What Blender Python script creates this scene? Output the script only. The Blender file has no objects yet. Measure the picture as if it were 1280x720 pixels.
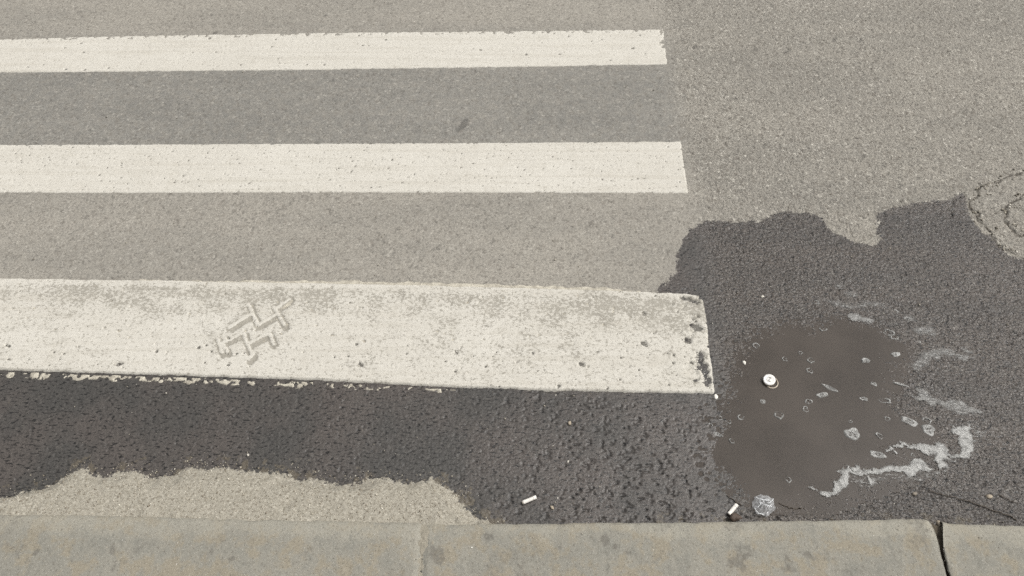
import bpy, bmesh, math, random
import numpy as np
from mathutils import Vector, Matrix

# ------------------------------------------------------------------ camera, sky, sun, exposure
scene = bpy.context.scene
C = scene.collection
CAM_H = 1.55
FPX = 1005.0
PITCH = math.atan(1260.0 / FPX)
cam_d = bpy.data.cameras.new('camera')
cam_d.sensor_width = 36.0
cam_d.lens = FPX / 1280.0 * 36.0
cam_d.clip_start = 0.02
cam_d.clip_end = 500.0
cam = bpy.data.objects.new('camera', cam_d)
cam.location = (0, 0, CAM_H)
cam.rotation_euler = (math.pi / 2 - PITCH, 0, 0)
C.objects.link(cam)
scene.camera = cam

SUN_EL = math.radians(57)
SUN_AZ = math.radians(78)          # from +Y (across the road) towards +X
world = bpy.data.worlds.new('World')
scene.world = world
world.use_nodes = True
wn = world.node_tree
wn.nodes.clear()
sky = wn.nodes.new('ShaderNodeTexSky')
sky.sky_type = 'NISHITA'
sky.sun_disc = False
sky.sun_elevation = SUN_EL
sky.sun_rotation = SUN_AZ
sky.air_density = 1.0
sky.dust_density = 6.0
sky.ozone_density = 1.0
hsv = wn.nodes.new('ShaderNodeHueSaturation')      # cloud cover: the same sky with its blue washed out
hsv.inputs['Saturation'].default_value = 0.12
bg = wn.nodes.new('ShaderNodeBackground')
bg.inputs['Strength'].default_value = 0.13
wo = wn.nodes.new('ShaderNodeOutputWorld')
wn.links.new(sky.outputs[0], hsv.inputs['Color'])
wn.links.new(hsv.outputs[0], bg.inputs['Color'])
wn.links.new(bg.outputs[0], wo.inputs['Surface'])

sun_d = bpy.data.lights.new('sun', 'SUN')
sun_d.energy = 1.5
sun_d.angle = math.radians(18)
sun_d.color = (1.0, 0.965, 0.905)
sun = bpy.data.objects.new('sun', sun_d)
sd = Vector((math.cos(SUN_EL) * math.sin(SUN_AZ), math.cos(SUN_EL) * math.cos(SUN_AZ), math.sin(SUN_EL)))
sun.rotation_euler = sd.to_track_quat('Z', 'Y').to_euler()
sun.location = (0, 3, 5)
C.objects.link(sun)

scene.view_settings.view_transform = 'Standard'
scene.view_settings.look = 'None'
scene.view_settings.exposure = 0.42
scene.view_settings.gamma = 1.0
scene.view_settings.use_curve_mapping = False
scene.cycles.use_denoising = False
scene.cycles.use_adaptive_sampling = False
scene.cycles.max_bounces = 5
scene.cycles.diffuse_bounces = 2
scene.cycles.transparent_max_bounces = 12

random.seed(7)
rng = np.random.default_rng(11)
PI = math.pi

# ------------------------------------------------------------------ helpers
def G(u, v, z=0.0):
    """ground point (height z) seen at photo pixel u, v (1280 x 720)"""
    x = (u - 640.0) / FPX
    y = (360.0 - v) / FPX
    s, c = math.sin(PITCH), math.cos(PITCH)
    t = (CAM_H - z) / (s - y * c)
    return (t * x, t * (c + y * s))

def GP(pts, z=0.0):
    return [G(u, v, z) for u, v in pts]

def h2(ix, iy, seed):
    a = (ix.astype(np.int64) * 374761393 + iy.astype(np.int64) * 668265263 + seed * 974634777) & 0xFFFFFFFF
    a = ((a ^ (a >> 13)) * 1274126177) & 0xFFFFFFFF
    a = ((a ^ (a >> 16)) * 2246822519) & 0xFFFFFFFF
    a = a ^ (a >> 15)
    return (a & 0xFFFFFF).astype(np.float32) / np.float32(16777216.0)

def vnoise(x, y, seed):
    xi = np.floor(x); yi = np.floor(y)
    fx = (x - xi).astype(np.float32); fy = (y - yi).astype(np.float32)
    fx = fx * fx * (3 - 2 * fx); fy = fy * fy * (3 - 2 * fy)
    xi = xi.astype(np.int64); yi = yi.astype(np.int64)
    a = h2(xi, yi, seed); b = h2(xi + 1, yi, seed)
    c = h2(xi, yi + 1, seed); d = h2(xi + 1, yi + 1, seed)
    return (a + (b - a) * fx) * (1 - fy) + (c + (d - c) * fx) * fy

def fbm(x, y, size, octs, seed):
    s = 0.0; amp = 1.0; tot = 0.0; f = 1.0 / size
    for o in range(octs):
        s = s + amp * (vnoise(x * f + 13.7 * o, y * f - 7.1 * o, seed + o * 17) * 2 - 1)
        tot += amp; amp *= 0.55; f *= 2.03
    return s / tot

def worley(x, y, size, seed, jit=0.92):
    X = x / size; Y = y / size
    xi = np.floor(X).astype(np.int64); yi = np.floor(Y).astype(np.int64)
    f1 = np.full(X.shape, 9.0, np.float32); f2 = f1.copy(); rid = np.zeros(X.shape, np.float32)
    for i in (-1, 0, 1):
        for j in (-1, 0, 1):
            cx = xi + i; cy = yi + j
            px = cx + 0.5 + (h2(cx, cy, seed) - 0.5) * jit
            py = cy + 0.5 + (h2(cx, cy, seed + 5) - 0.5) * jit
            d = np.sqrt((X - px) ** 2 + (Y - py) ** 2).astype(np.float32)
            r = h2(cx, cy, seed + 9)
            near = d < f1
            f2 = np.where(near, f1, np.minimum(f2, d))
            rid = np.where(near, r, rid)
            f1 = np.where(near, d, f1)
    return f1, f2, rid

def ss(a, b, x):
    t = np.clip((x - a) / (b - a), 0, 1)
    return t * t * (3 - 2 * t)

def seg_dist(x, y, pts, closed=False):
    d = np.full(np.shape(x), 1e9)
    n = len(pts)
    for i in range(n if closed else n - 1):
        ax, ay = pts[i]; bx, by = pts[(i + 1) % n]
        vx, vy = bx - ax, by - ay
        t = np.clip(((x - ax) * vx + (y - ay) * vy) / (vx * vx + vy * vy + 1e-12), 0, 1)
        d = np.minimum(d, (x - ax - t * vx) ** 2 + (y - ay - t * vy) ** 2)
    return np.sqrt(d)

def sdf(x, y, poly):
    """signed distance, positive inside"""
    d = seg_dist(x, y, poly, True)
    ins = np.zeros(np.shape(x), bool)
    n = len(poly)
    for i in range(n):
        ax, ay = poly[i]; bx, by = poly[(i + 1) % n]
        if ay == by: continue
        cond = ((ay > y) != (by > y)) & (x < (bx - ax) * (y - ay) / (by - ay) + ax)
        ins ^= cond
    return np.where(ins, d, -d)

def mesh_np(name, verts, quads, attrs=None, smooth=True, tris=None):
    me = bpy.data.meshes.new(name)
    verts = np.asarray(verts, np.float32)
    quads = np.asarray(quads, np.int32).reshape(-1, 4)
    nt = 0 if tris is None else len(tris)
    loops = quads.ravel()
    starts = np.arange(len(quads), dtype=np.int32) * 4
    if nt:
        tris = np.asarray(tris, np.int32).reshape(-1, 3)
        starts = np.concatenate([starts, len(loops) + np.arange(nt, dtype=np.int32) * 3])
        loops = np.concatenate([loops, tris.ravel()])
    me.vertices.add(len(verts)); me.vertices.foreach_set('co', verts.ravel())
    me.loops.add(len(loops)); me.loops.foreach_set('vertex_index', loops.astype(np.int32))
    me.polygons.add(len(starts)); me.polygons.foreach_set('loop_start', starts.astype(np.int32))
    if smooth:
        me.polygons.foreach_set('use_smooth', np.ones(len(starts), bool))
    me.update(calc_edges=True)
    me.validate()
    for k, v in (attrs or {}).items():
        a = me.attributes.new(k, 'FLOAT', 'POINT')
        a.data.foreach_set('value', np.ascontiguousarray(v, np.float32).ravel())
    return me

def link(name, me, mat=None, parent=None, **props):
    o = bpy.data.objects.new(name, me)
    C.objects.link(o)
    if mat: me.materials.append(mat)
    if parent: o.parent = parent
    for k, v in props.items(): o[k] = v
    return o

def empty(name, loc, **props):
    o = bpy.data.objects.new(name, None)
    o.empty_display_size = 0.02
    o.location = loc
    C.objects.link(o)
    for k, v in props.items(): o[k] = v
    return o

def grid_quads(nr, nc):
    i = np.arange(nr * nc, dtype=np.int32).reshape(nr, nc)
    return np.stack([i[:-1, :-1], i[:-1, 1:], i[1:, 1:], i[1:, :-1]], -1)

def subset(vx, vy, vz, quads, keep, attrs):
    q = quads[keep]
    used, inv = np.unique(q.ravel(), return_inverse=True)
    v = np.stack([vx.ravel()[used], vy.ravel()[used], vz.ravel()[used]], -1)
    return v, inv.reshape(-1, 4), {k: a.ravel()[used] for k, a in attrs.items()}

# ------------------------------------------------------------------ node helper
class NT:
    def __init__(s, name, dim='3D'):
        s.dim = dim
        s.m = bpy.data.materials.new(name); s.m.use_nodes = True
        s.t = s.m.node_tree; s.t.nodes.clear()
        s.out = s.t.nodes.new('ShaderNodeOutputMaterial')
        s.co = s.t.nodes.new('ShaderNodeTexCoord').outputs['Object']
    def n(s, typ, **kw):
        nd = s.t.nodes.new(typ)
        for k, v in kw.items(): setattr(nd, k, v)
        return nd
    def put(s, sock, v):
        if hasattr(v, 'is_linked'): s.t.links.new(v, sock)
        elif isinstance(v, (tuple, list)) and len(v) == 3 and sock.type == 'RGBA': sock.default_value = (*v, 1)
        else: sock.default_value = v
    def attr(s, name): return s.n('ShaderNodeAttribute', attribute_name=name).outputs['Fac']
    def noise(s, scale, detail=3, rough=0.55, vec=None):
        nd = s.n('ShaderNodeTexNoise', noise_dimensions=s.dim); nd.inputs['Scale'].default_value = scale
        nd.inputs['Detail'].default_value = detail; nd.inputs['Roughness'].default_value = rough
        s.put(nd.inputs['Vector'], vec or s.co)
        return nd.outputs['Fac']
    def vor(s, scale, feature='F1', out='Distance'):
        nd = s.n('ShaderNodeTexVoronoi', feature=feature, voronoi_dimensions=s.dim); nd.inputs['Scale'].default_value = scale
        s.put(nd.inputs['Vector'], s.co)
        return nd.outputs[out]
    def mx(s, f, a, b, blend='MIX'):
        nd = s.n('ShaderNodeMix', data_type='RGBA', blend_type=blend)
        s.put(nd.inputs[0], f); s.put(nd.inputs[6], a); s.put(nd.inputs[7], b)
        return nd.outputs[2]
    def ma(s, op, a, b=0.0, c=None, clamp=False):
        nd = s.n('ShaderNodeMath', operation=op, use_clamp=clamp)
        s.put(nd.inputs[0], a); s.put(nd.inputs[1], b)
        if c is not None: s.put(nd.inputs[2], c)
        return nd.outputs[0]
    def mr(s, v, a, b, c=0.0, d=1.0):
        nd = s.n('ShaderNodeMapRange', interpolation_type='SMOOTHSTEP')
        for i, q in enumerate((v, a, b, c, d)): s.put(nd.inputs[i], q)
        return nd.outputs[0]
    def bump(s, hgt, strength, dist, nrm=None):
        nd = s.n('ShaderNodeBump'); s.put(nd.inputs['Strength'], strength)
        nd.inputs['Distance'].default_value = dist
        s.put(nd.inputs['Height'], hgt)
        if nrm: s.put(nd.inputs['Normal'], nrm)
        return nd.outputs[0]
    def bsdf(s, col, rough, nrm=None, spec=0.5, **kw):
        b = s.n('ShaderNodeBsdfPrincipled')
        s.put(b.inputs['Base Color'], col); s.put(b.inputs['Roughness'], rough)
        s.put(b.inputs['Specular IOR Level'], spec)
        if nrm: s.put(b.inputs['Normal'], nrm)
        for k, v in kw.items(): s.put(b.inputs[k], v)
        return b.outputs[0]
    def done(s, sh):
        s.t.links.new(sh, s.out.inputs['Surface']); return s.m

def mat_road():
    k = NT('asphalt', '2D')
    wet, sand, tone, coa, joint, crack, tar, damp = [k.attr(a) for a in ('wet', 'sand', 'tone', 'coarse', 'joint', 'crack', 'tar', 'damp')]
    n1 = k.noise(520, 2, 0.7); n2 = k.noise(38, 4, 0.6); n3 = k.noise(4.5, 4, 0.6); n4 = k.noise(170, 3, 0.65)
    st = k.n('ShaderNodeMapping'); st.inputs['Scale'].default_value = (1.3, 8.0, 1.0); st.inputs['Rotation'].default_value = (0, 0, 0.03); k.put(st.inputs['Vector'], k.co)
    streak = k.noise(1.0, 5, 0.6, st.outputs[0])                        # tyre polish running along the road
    wv = k.n('ShaderNodeVectorMath', operation='ADD')                    # warp the cells so that no stone is a clean polygon
    nz = k.n('ShaderNodeTexNoise', noise_dimensions='2D'); nz.inputs['Scale'].default_value = 210; nz.inputs['Detail'].default_value = 2; k.put(nz.inputs['Vector'], k.co)
    sc = k.n('ShaderNodeVectorMath', operation='SCALE'); k.put(sc.inputs[0], nz.outputs['Color']); sc.inputs['Scale'].default_value = 0.0045
    k.put(wv.inputs[0], k.co); k.put(wv.inputs[1], sc.outputs[0])
    def cells(scale):
        a = k.n('ShaderNodeTexVoronoi', feature='F1', voronoi_dimensions='2D'); b = k.n('ShaderNodeTexVoronoi', feature='DISTANCE_TO_EDGE', voronoi_dimensions='2D')
        for q in (a, b): q.inputs['Scale'].default_value = scale; k.put(q.inputs['Vector'], wv.outputs[0])
        sp = k.n('ShaderNodeSeparateColor'); k.put(sp.inputs[0], a.outputs['Color'])
        return sp.outputs[0], sp.outputs[1], b.outputs['Distance']
    ra, rb, ea = cells(135); rc, rd, eb = cells(290)
    smooth = k.mx(n3, (0.176, 0.170, 0.155), (0.206, 0.198, 0.178))     # dark band between the stripes
    coarse = k.mx(n3, (0.241, 0.2255, 0.1975), (0.284, 0.266, 0.231))     # dusty open surface
    dry = k.mx(tone, smooth, coarse)
    dry = k.mx(1.0, dry, k.mx(k.mr(streak, 0.3, 0.7), (0.92, 0.922, 0.925), (1.07, 1.065, 1.06)), 'MULTIPLY')
    dry = k.mx(k.ma('MULTIPLY', k.mr(n2, 0.35, 0.7), 0.35), dry, (0.260, 0.240, 0.206))
    amt = k.ma('MULTIPLY_ADD', k.ma('MULTIPLY', coa, k.mr(n3, 0.25, 0.55, 0.5, 1.0)), 0.42, 0.25)
    amd = k.ma('MULTIPLY_ADD', coa, 0.35, 0.65)
    # single stones: pale, brown and dark ones; bitumen between them
    dry = k.mx(k.ma('MULTIPLY', k.mr(rc, 0.80, 0.96), k.ma('MULTIPLY', amt, 0.55)), dry, (0.42, 0.398, 0.350))
    dry = k.mx(k.ma('MULTIPLY', k.mr(ra, 0.88, 0.97), k.ma('MULTIPLY', amt, 0.85)), dry, (0.48, 0.455, 0.400))
    dry = k.mx(k.ma('MULTIPLY', k.mr(rd, 0.24, 0.05), k.ma('MULTIPLY', amd, 0.62)), dry, (0.115, 0.108, 0.098))
    dry = k.mx(k.ma('MULTIPLY', k.mr(rb, 0.14, 0.04), k.ma('MULTIPLY', amd, 0.55)), dry, (0.125, 0.110, 0.092))
    gap = k.ma('MULTIPLY', k.mr(ea, 0.16, 0.0), k.mr(n4, 0.38, 0.62))
    dry = k.mx(k.ma('MULTIPLY', gap, k.ma('MULTIPLY', amt, 0.60)), dry, (0.070, 0.066, 0.060))
    dry = k.mx(k.ma('MULTIPLY', joint, 0.55), dry, (0.070, 0.066, 0.060))  # bitumen joints, with pit shade painted in as well
    fm = k.n('ShaderNodeMapping'); fm.inputs['Rotation'].default_value = (0, 0, 0.35); fm.inputs['Scale'].default_value = (85, 230, 1); k.put(fm.inputs['Vector'], k.co)
    fleck = k.noise(1.0, 2, 0.5, fm.outputs[0])  # dark flecks: shade of small pits put into the colour
    dry = k.mx(k.ma('MULTIPLY', k.mr(fleck, 0.64, 0.73), 0.50), dry, (0.085, 0.080, 0.072))
    dry = k.mx(1.0, dry, k.mx(n1, (0.72, 0.72, 0.72), (1.28, 1.28, 1.27)), 'MULTIPLY')
    dry = k.mx(1.0, dry, k.mx(n4, (0.86, 0.86, 0.86), (1.14, 1.14, 1.14)), 'MULTIPLY')
    sandc = k.mx(n2, (0.244, 0.226, 0.186), (0.296, 0.275, 0.230))
    sandc = k.mx(k.ma('MULTIPLY', k.mr(n4, 0.50, 0.70), 0.60), sandc, (0.115, 0.098, 0.075))
    sandc = k.mx(k.ma('MULTIPLY', k.mr(rc, 0.80, 0.95), 0.5), sandc, (0.40, 0.375, 0.32))
    sandc = k.mx(1.0, sandc, k.mx(n1, (0.60, 0.60, 0.60), (1.38, 1.38, 1.36)), 'MULTIPLY')
    brk = k.ma('ADD', k.ma('MULTIPLY', k.ma('SUBTRACT', n4, 0.5), 1.3), k.ma('MULTIPLY', k.ma('SUBTRACT', ra, 0.5), 0.35))
    sandf = k.mr(k.ma('ADD', sand, brk), 0.42, 0.62)
    dry = k.mx(sandf, dry, sandc)
    wetf = k.mr(k.ma('ADD', wet, k.ma('MULTIPLY', brk, -0.75)), 0.40, 0.58)
    wetc = k.mx(k.mr(n3, 0.3, 0.7), (0.081, 0.0705, 0.063), (0.055, 0.052, 0.0475))
    wetc = k.mx(coa, wetc, k.mx(k.mr(streak, 0.3, 0.7), (0.090, 0.076, 0.064), (0.070, 0.061, 0.053)))
    wetc = k.mx(k.ma('MULTIPLY', k.mr(ra, 0.86, 0.97), k.ma('MULTIPLY_ADD', coa, 0.35, 0.12)), wetc, (0.165, 0.152, 0.133))
    wetc = k.mx(k.ma('MULTIPLY', k.mr(rd, 0.30, 0.05), k.ma('MULTIPLY_ADD', coa, 0.25, 0.30)), wetc, (0.020, 0.019, 0.018))
    wetc = k.mx(k.ma('MULTIPLY', gap, k.ma('MULTIPLY_ADD', coa, 0.30, 0.22)), wetc, (0.014, 0.013, 0.012))
    wetc = k.mx(k.ma('MULTIPLY', k.mr(fleck, 0.60, 0.66), 0.90), wetc, (0.010, 0.0095, 0.009))
    wetc = k.mx(k.ma('MULTIPLY', joint, 0.50), wetc, (0.014, 0.0135, 0.013))
    wetc = k.mx(1.0, wetc, k.mx(n1, (0.62, 0.62, 0.62), (1.38, 1.38, 1.38)), 'MULTIPLY')
    wetc = k.mx(k.ma('MULTIPLY', k.mr(k.ma('ADD', damp, brk), 0.35, 0.75), 0.75), wetc, (0.092, 0.078, 0.057))
    col = k.mx(wetf, dry, wetc)
    col = k.mx(k.ma('MULTIPLY', k.mr(k.ma('ADD', crack, k.ma('MULTIPLY', brk, 0.8)), 0.35, 0.9), 0.75), col, (0.055, 0.048, 0.040))
    col = k.mx(k.ma('MULTIPLY', tar, 0.5), col, (0.05, 0.047, 0.043))
    rough = k.ma('MULTIPLY_ADD', wetf, k.mr(n3, 0.3, 0.7, -0.66, -0.48), 0.90)
    hs = k.ma('ADD', k.ma('MULTIPLY', k.mr(ea, 0.0, 0.22), k.ma('MULTIPLY_ADD', ra, 0.7, 0.4)), k.ma('MULTIPLY', k.mr(eb, 0.0, 0.2), k.ma('MULTIPLY', rc, 0.45)))
    rm = k.n('ShaderNodeMapping'); rm.inputs['Rotation'].default_value = (0, 0, -0.25); rm.inputs['Scale'].default_value = (65, 105, 1); k.put(rm.inputs['Vector'], k.co)
    b = k.bump(k.noise(1.0, 2, 0.55, rm.outputs[0]), k.ma('MULTIPLY_ADD', coa, 0.60, 0.06), 0.0055)
    b = k.bump(hs, k.ma('MULTIPLY_ADD', coa, 0.42, 0.13), 0.0020, b)
    b = k.bump(k.noise(620, 3, 0.7), 0.5, 0.0009, b)
    return k.done(k.bsdf(col, rough, b, k.ma('MULTIPLY_ADD', wetf, k.ma('MULTIPLY_ADD', coa, 0.10, 0.10), 0.20)))

def mat_paint():
    k = NT('road_paint', '2D')
    dirt, chip = k.attr('dirt'), k.attr('chip')
    n1 = k.noise(500, 3, 0.7); n2 = k.noise(26, 4, 0.6); n3 = k.noise(4.0, 3, 0.5); n4 = k.noise(115, 4, 0.72); n5 = k.noise(420, 2, 0.6)
    stre = k.n('ShaderNodeMapping'); stre.inputs['Scale'].default_value = (2.2, 55.0, 1.0); k.put(stre.inputs['Vector'], k.co)
    ns = k.noise(1.0, 5, 0.62, stre.outputs[0])
    white = k.mx(n3, (0.425, 0.404, 0.356), (0.474, 0.454, 0.405))
    white = k.mx(k.ma('MULTIPLY', k.mr(ns, 0.42, 0.75), 0.55), white, (0.375, 0.352, 0.302))
    white = k.mx(k.ma('MULTIPLY', k.mr(n2, 0.52, 0.75), 0.30), white, (0.350, 0.326, 0.276))
    white = k.mx(1.0, white, k.mx(n1, (0.86, 0.86, 0.86), (1.14, 1.14, 1.14)), 'MULTIPLY')
    dm = k.n('ShaderNodeMapping'); dm.inputs['Rotation'].default_value = (0, 0, -0.7); dm.inputs['Scale'].default_value = (110, 300, 1); k.put(dm.inputs['Vector'], k.co)
    n6 = k.noise(1.0, 3, 0.6, dm.outputs[0])
    brk = k.ma('ADD', k.ma('ADD', k.ma('MULTIPLY', k.ma('SUBTRACT', n4, 0.5), 2.5), k.ma('MULTIPLY', k.ma('SUBTRACT', n6, 0.5), 1.6)), k.ma('MULTIPLY', k.ma('SUBTRACT', n5, 0.5), 1.2))
    df = k.mr(k.ma('ADD', dirt, brk), 0.38, 0.60)
    cf = k.mr(k.ma('ADD', chip, k.ma('MULTIPLY', brk, 0.45)), 0.45, 0.62)
    grime = k.mx(n2, (0.180, 0.166, 0.138), (0.272, 0.254, 0.214))
    col = k.mx(k.ma('MULTIPLY', dirt, 0.30), white, (0.30, 0.283, 0.240))
    col = k.mx(k.ma('MULTIPLY', df, 0.85), col, grime)
    col = k.mx(cf, col, (0.115, 0.108, 0.094))
    b = k.bump(n4, 0.30, 0.0024)
    b = k.bump(n5, 0.35, 0.0010, b)
    return k.done(k.bsdf(col, 0.78, b, 0.3))

def mat_old_paint():
    k = NT('old_paint', '2D')
    n2 = k.noise(60, 4, 0.65); n1 = k.noise(500, 3, 0.7)
    col = k.mx(k.mr(n2, 0.35, 0.65), (0.30, 0.275, 0.225), (0.43, 0.40, 0.33))
    col = k.mx(1.0, col, k.mx(n1, (0.7, 0.7, 0.7), (1.2, 1.2, 1.2)), 'MULTIPLY')
    return k.done(k.bsdf(col, 0.8, k.bump(k.noise(300, 4, 0.7), 0.5, 0.002), 0.3))

def mat_concrete():
    k = NT('kerb_concrete', '2D')
    stain, worn = k.attr('stain'), k.attr('worn')
    n1 = k.noise(620, 3, 0.75); n2 = k.noise(20, 6, 0.66); n3 = k.noise(6, 5, 0.6); n4 = k.noise(140, 4, 0.72); n5 = k.noise(300, 3, 0.6)
    col = k.mx(n3, (0.172, 0.166, 0.143), (0.230, 0.217, 0.183))
    col = k.mx(k.ma('MULTIPLY', k.mr(n2, 0.48, 0.62), 0.70), col, (0.215, 0.188, 0.140))
    col = k.mx(k.ma('MULTIPLY', k.mr(n2, 0.46, 0.32), 0.65), col, (0.166, 0.162, 0.141))
    wf = k.mr(k.ma('ADD', worn, k.ma('MULTIPLY', k.ma('SUBTRACT', n4, 0.5), 1.6)), 0.30, 0.85)
    col = k.mx(k.ma('MULTIPLY', wf, 0.60), col, (0.265, 0.250, 0.208))
    col = k.mx(k.ma('MULTIPLY', k.mr(n4, 0.58, 0.70), 0.50), col, (0.110, 0.098, 0.077))
    col = k.mx(k.ma('MULTIPLY', k.mr(k.vor(120), 0.16, 0.08), 0.28), col, (0.40, 0.385, 0.34))
    col = k.mx(k.ma('MULTIPLY', k.mr(k.vor(75), 0.14, 0.06), 0.45), col, (0.095, 0.086, 0.070))
    col = k.mx(1.0, col, k.mx(n1, (0.74, 0.74, 0.74), (1.26, 1.26, 1.25)), 'MULTIPLY')
    sf = k.mr(k.ma('ADD', stain, k.ma('MULTIPLY', k.ma('SUBTRACT', n4, 0.5), 1.0)), 0.15, 0.75)
    col = k.mx(k.ma('MULTIPLY', sf, 0.65), col, (0.105, 0.097, 0.083))
    b = k.bump(n4, 0.35, 0.0022)
    b = k.bump(n5, 0.45, 0.0012, b)
    return k.done(k.bsdf(col, 0.92, b, 0.25))

def mat_soil(name='joint_soil', a=(0.055, 0.046, 0.034), b=(0.15, 0.128, 0.095)):
    k = NT(name)
    col = k.mx(k.noise(180, 4, 0.7), a, b)
    return k.done(k.bsdf(col, 0.95, k.bump(k.noise(300, 4, 0.7), 0.6, 0.003), 0.2))

def mat_water():
    k = NT('puddle_water', '2D')
    n = k.noise(7, 3, 0.55)
    fr = k.n('ShaderNodeFresnel'); fr.inputs['IOR'].default_value = 1.33
    bn = k.bump(k.noise(30, 2, 0.5), 0.03, 0.001)
    k.put(fr.inputs['Normal'], bn)
    tr = k.n('ShaderNodeBsdfTransparent'); tr.inputs['Color'].default_value = (0.86, 0.83, 0.79, 1)
    df = k.n('ShaderNodeBsdfDiffuse'); k.put(df.inputs['Color'], k.mx(n, (0.062, 0.052, 0.0435), (0.078, 0.066, 0.0555)))
    gl = k.n('ShaderNodeBsdfGlossy'); gl.inputs['Roughness'].default_value = 0.06; k.put(gl.inputs['Normal'], bn)
    m1 = k.n('ShaderNodeMixShader'); k.put(m1.inputs[0], k.mr(n, 0.25, 0.75, 0.55, 0.80))
    k.put(m1.inputs[1], tr.outputs[0]); k.put(m1.inputs[2], df.outputs[0])
    m2 = k.n('ShaderNodeMixShader'); k.put(m2.inputs[0], fr.outputs[0])
    k.put(m2.inputs[1], m1.outputs[0]); k.put(m2.inputs[2], gl.outputs[0])
    return k.done(m2.outputs[0])

def mat_foam():
    k = NT('foam', '2D')
    th = k.attr('thick'); thin = k.attr('thin')
    v = k.vor(420, 'F1'); n = k.noise(200, 4, 0.75)
    mp = k.n('ShaderNodeMapping'); mp.inputs['Rotation'].default_value = (0, 0, 0.5); mp.inputs['Scale'].default_value = (70, 190, 1); k.put(mp.inputs['Vector'], k.co)
    lace = k.noise(1.0, 4, 0.7, mp.outputs[0])
    col = k.mx(v, (0.265, 0.263, 0.248), (0.195, 0.193, 0.181))
    b = k.bump(v, 0.5, 0.0012)
    pr = k.bsdf(col, 0.35, b, 0.5)
    tr = k.n('ShaderNodeBsdfTransparent')
    f1 = k.mr(k.ma('ADD', th, k.ma('MULTIPLY', k.ma('SUBTRACT', n, 0.5), 2.0)), 0.25, 0.75)
    f2 = k.ma('MULTIPLY', k.mr(k.ma('ADD', k.ma('MULTIPLY', th, 0.55), k.ma('MULTIPLY', k.ma('SUBTRACT', lace, 0.5), 2.0)), 0.40, 0.85), 0.75)
    f = k.ma('ADD', k.ma('MULTIPLY', f1, k.ma('SUBTRACT', 1.0, thin)), k.ma('MULTIPLY', f2, thin), clamp=True)
    f = k.ma('MULTIPLY', k.ma('MULTIPLY', f, k.mr(th, 0.0, 0.15)), k.mr(k.noise(70, 3, 0.6), 0.35, 0.6, 0.62, 1.0))
    m = k.n('ShaderNodeMixShader'); k.put(m.inputs[0], f); k.put(m.inputs[1], tr.outputs[0]); k.put(m.inputs[2], pr)
    return k.done(m.outputs[0])

def mat_simple(name, a, b, rough=0.6, scale=300, bump=0.3, spec=0.4, **kw):
    k = NT(name)
    n = k.noise(scale, 3, 0.65)
    return k.done(k.bsdf(k.mx(n, a, b), rough, k.bump(n, bump, 0.0008), spec, **kw))

def mat_film():
    k = NT('clear_film')
    n = k.noise(260, 4, 0.7)
    tr = k.n('ShaderNodeBsdfTransparent'); tr.inputs['Color'].default_value = (0.93, 0.94, 0.94, 1)
    pr = k.bsdf((0.62, 0.63, 0.64), 0.16, None, 0.9)
    m = k.n('ShaderNodeMixShader'); k.put(m.inputs[0], k.mr(n, 0.3, 0.7, 0.12, 0.42))
    k.put(m.inputs[1], tr.outputs[0]); k.put(m.inputs[2], pr)
    return k.done(m.outputs[0])

M = dict(road=mat_road(), paint=mat_paint(), old=mat_old_paint(), conc=mat_concrete(), soil=mat_soil(),
         mortar=mat_soil('mortar', (0.185, 0.168, 0.132), (0.285, 0.262, 0.212)), water=mat_water(), foam=mat_foam(), film=mat_film())

# ------------------------------------------------------------------ layout of the ground (traced from the photograph)
HK = 0.045                                             # kerb top above the road
YK = G(700, 650, HK)[1]                                # front edge of the kerb
WET = GP([(826, 362), (843, 337), (850, 310), (862, 287), (880, 278), (905, 275), (950, 279), (965, 270), (990, 265),
          (1008, 267), (1030, 277), (1045, 292), (1065, 302), (1085, 306), (1099, 306), (1101, 290), (1097, 272),
          (1105, 262), (1130, 257), (1165, 253), (1187, 250), (1203, 242), (1210, 262), (1222, 280), (1240, 300), (1258, 315),
          (1290, 328), (1500, 350), (1750, 400), (1950, 470), (2100, 560), (2050, 690), (1280, 690), (640, 675), (602, 651), (584, 637), (572, 622), (560, 612), (540, 602),
          (510, 605), (480, 600), (440, 606), (410, 604), (380, 600), (350, 593), (320, 590), (290, 585), (250, 585),
          (230, 588), (215, 598), (195, 601), (180, 597), (170, 586), (150, 590), (130, 592), (105, 588), (80, 596),
          (55, 607), (30, 617), (0, 623), (-150, 634), (-400, 628), (-700, 610), (-1000, 575), (-1300, 530), (-1500, 480), (-1600, 430), (-1550, 390), (-1000, 415), (-500, 428), (0, 440), (400, 440), (810, 440), (838, 400)])
SANDP = GP([(-2200, 470), (-1000, 500), (0, 560), (300, 560), (570, 575), (640, 640), (640, 720), (-2200, 720)])
PUD = GP([(893, 440), (930, 405), (1000, 392), (1060, 388), (1105, 398), (1140, 425), (1150, 450), (1132, 478), (1138, 503),
          (1186, 525), (1182, 562), (1120, 580), (1056, 604), (1024, 616), (962, 612), (912, 596), (888, 565), (890, 500)])
S1 = GP([(-1200, 81), (-150, 53), (0, 49), (200, 44), (427, 41), (640, 39), (829, 37), (834, 81), (640, 84), (427, 87), (200, 89), (0, 91), (-150, 93), (-1200, 107)])
S2 = GP([(-1200, 189), (-150, 182), (0, 181), (300, 180), (600, 179), (851, 177), (860, 241.5), (600, 241), (300, 241), (0, 241), (-150, 241), (-1200, 241)])
S3 = GP([(-1200, 316), (-150, 344), (0, 348), (200, 351), (400, 354.5), (600, 359), (740, 362.5), (862, 367.5), (878, 371), (883, 400), (887, 440),
         (891, 470), (894, 492), (800, 491), (700, 489), (560, 484), (400, 476), (200, 469), (0, 463), (-150, 457), (-1200, 415)])
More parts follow.
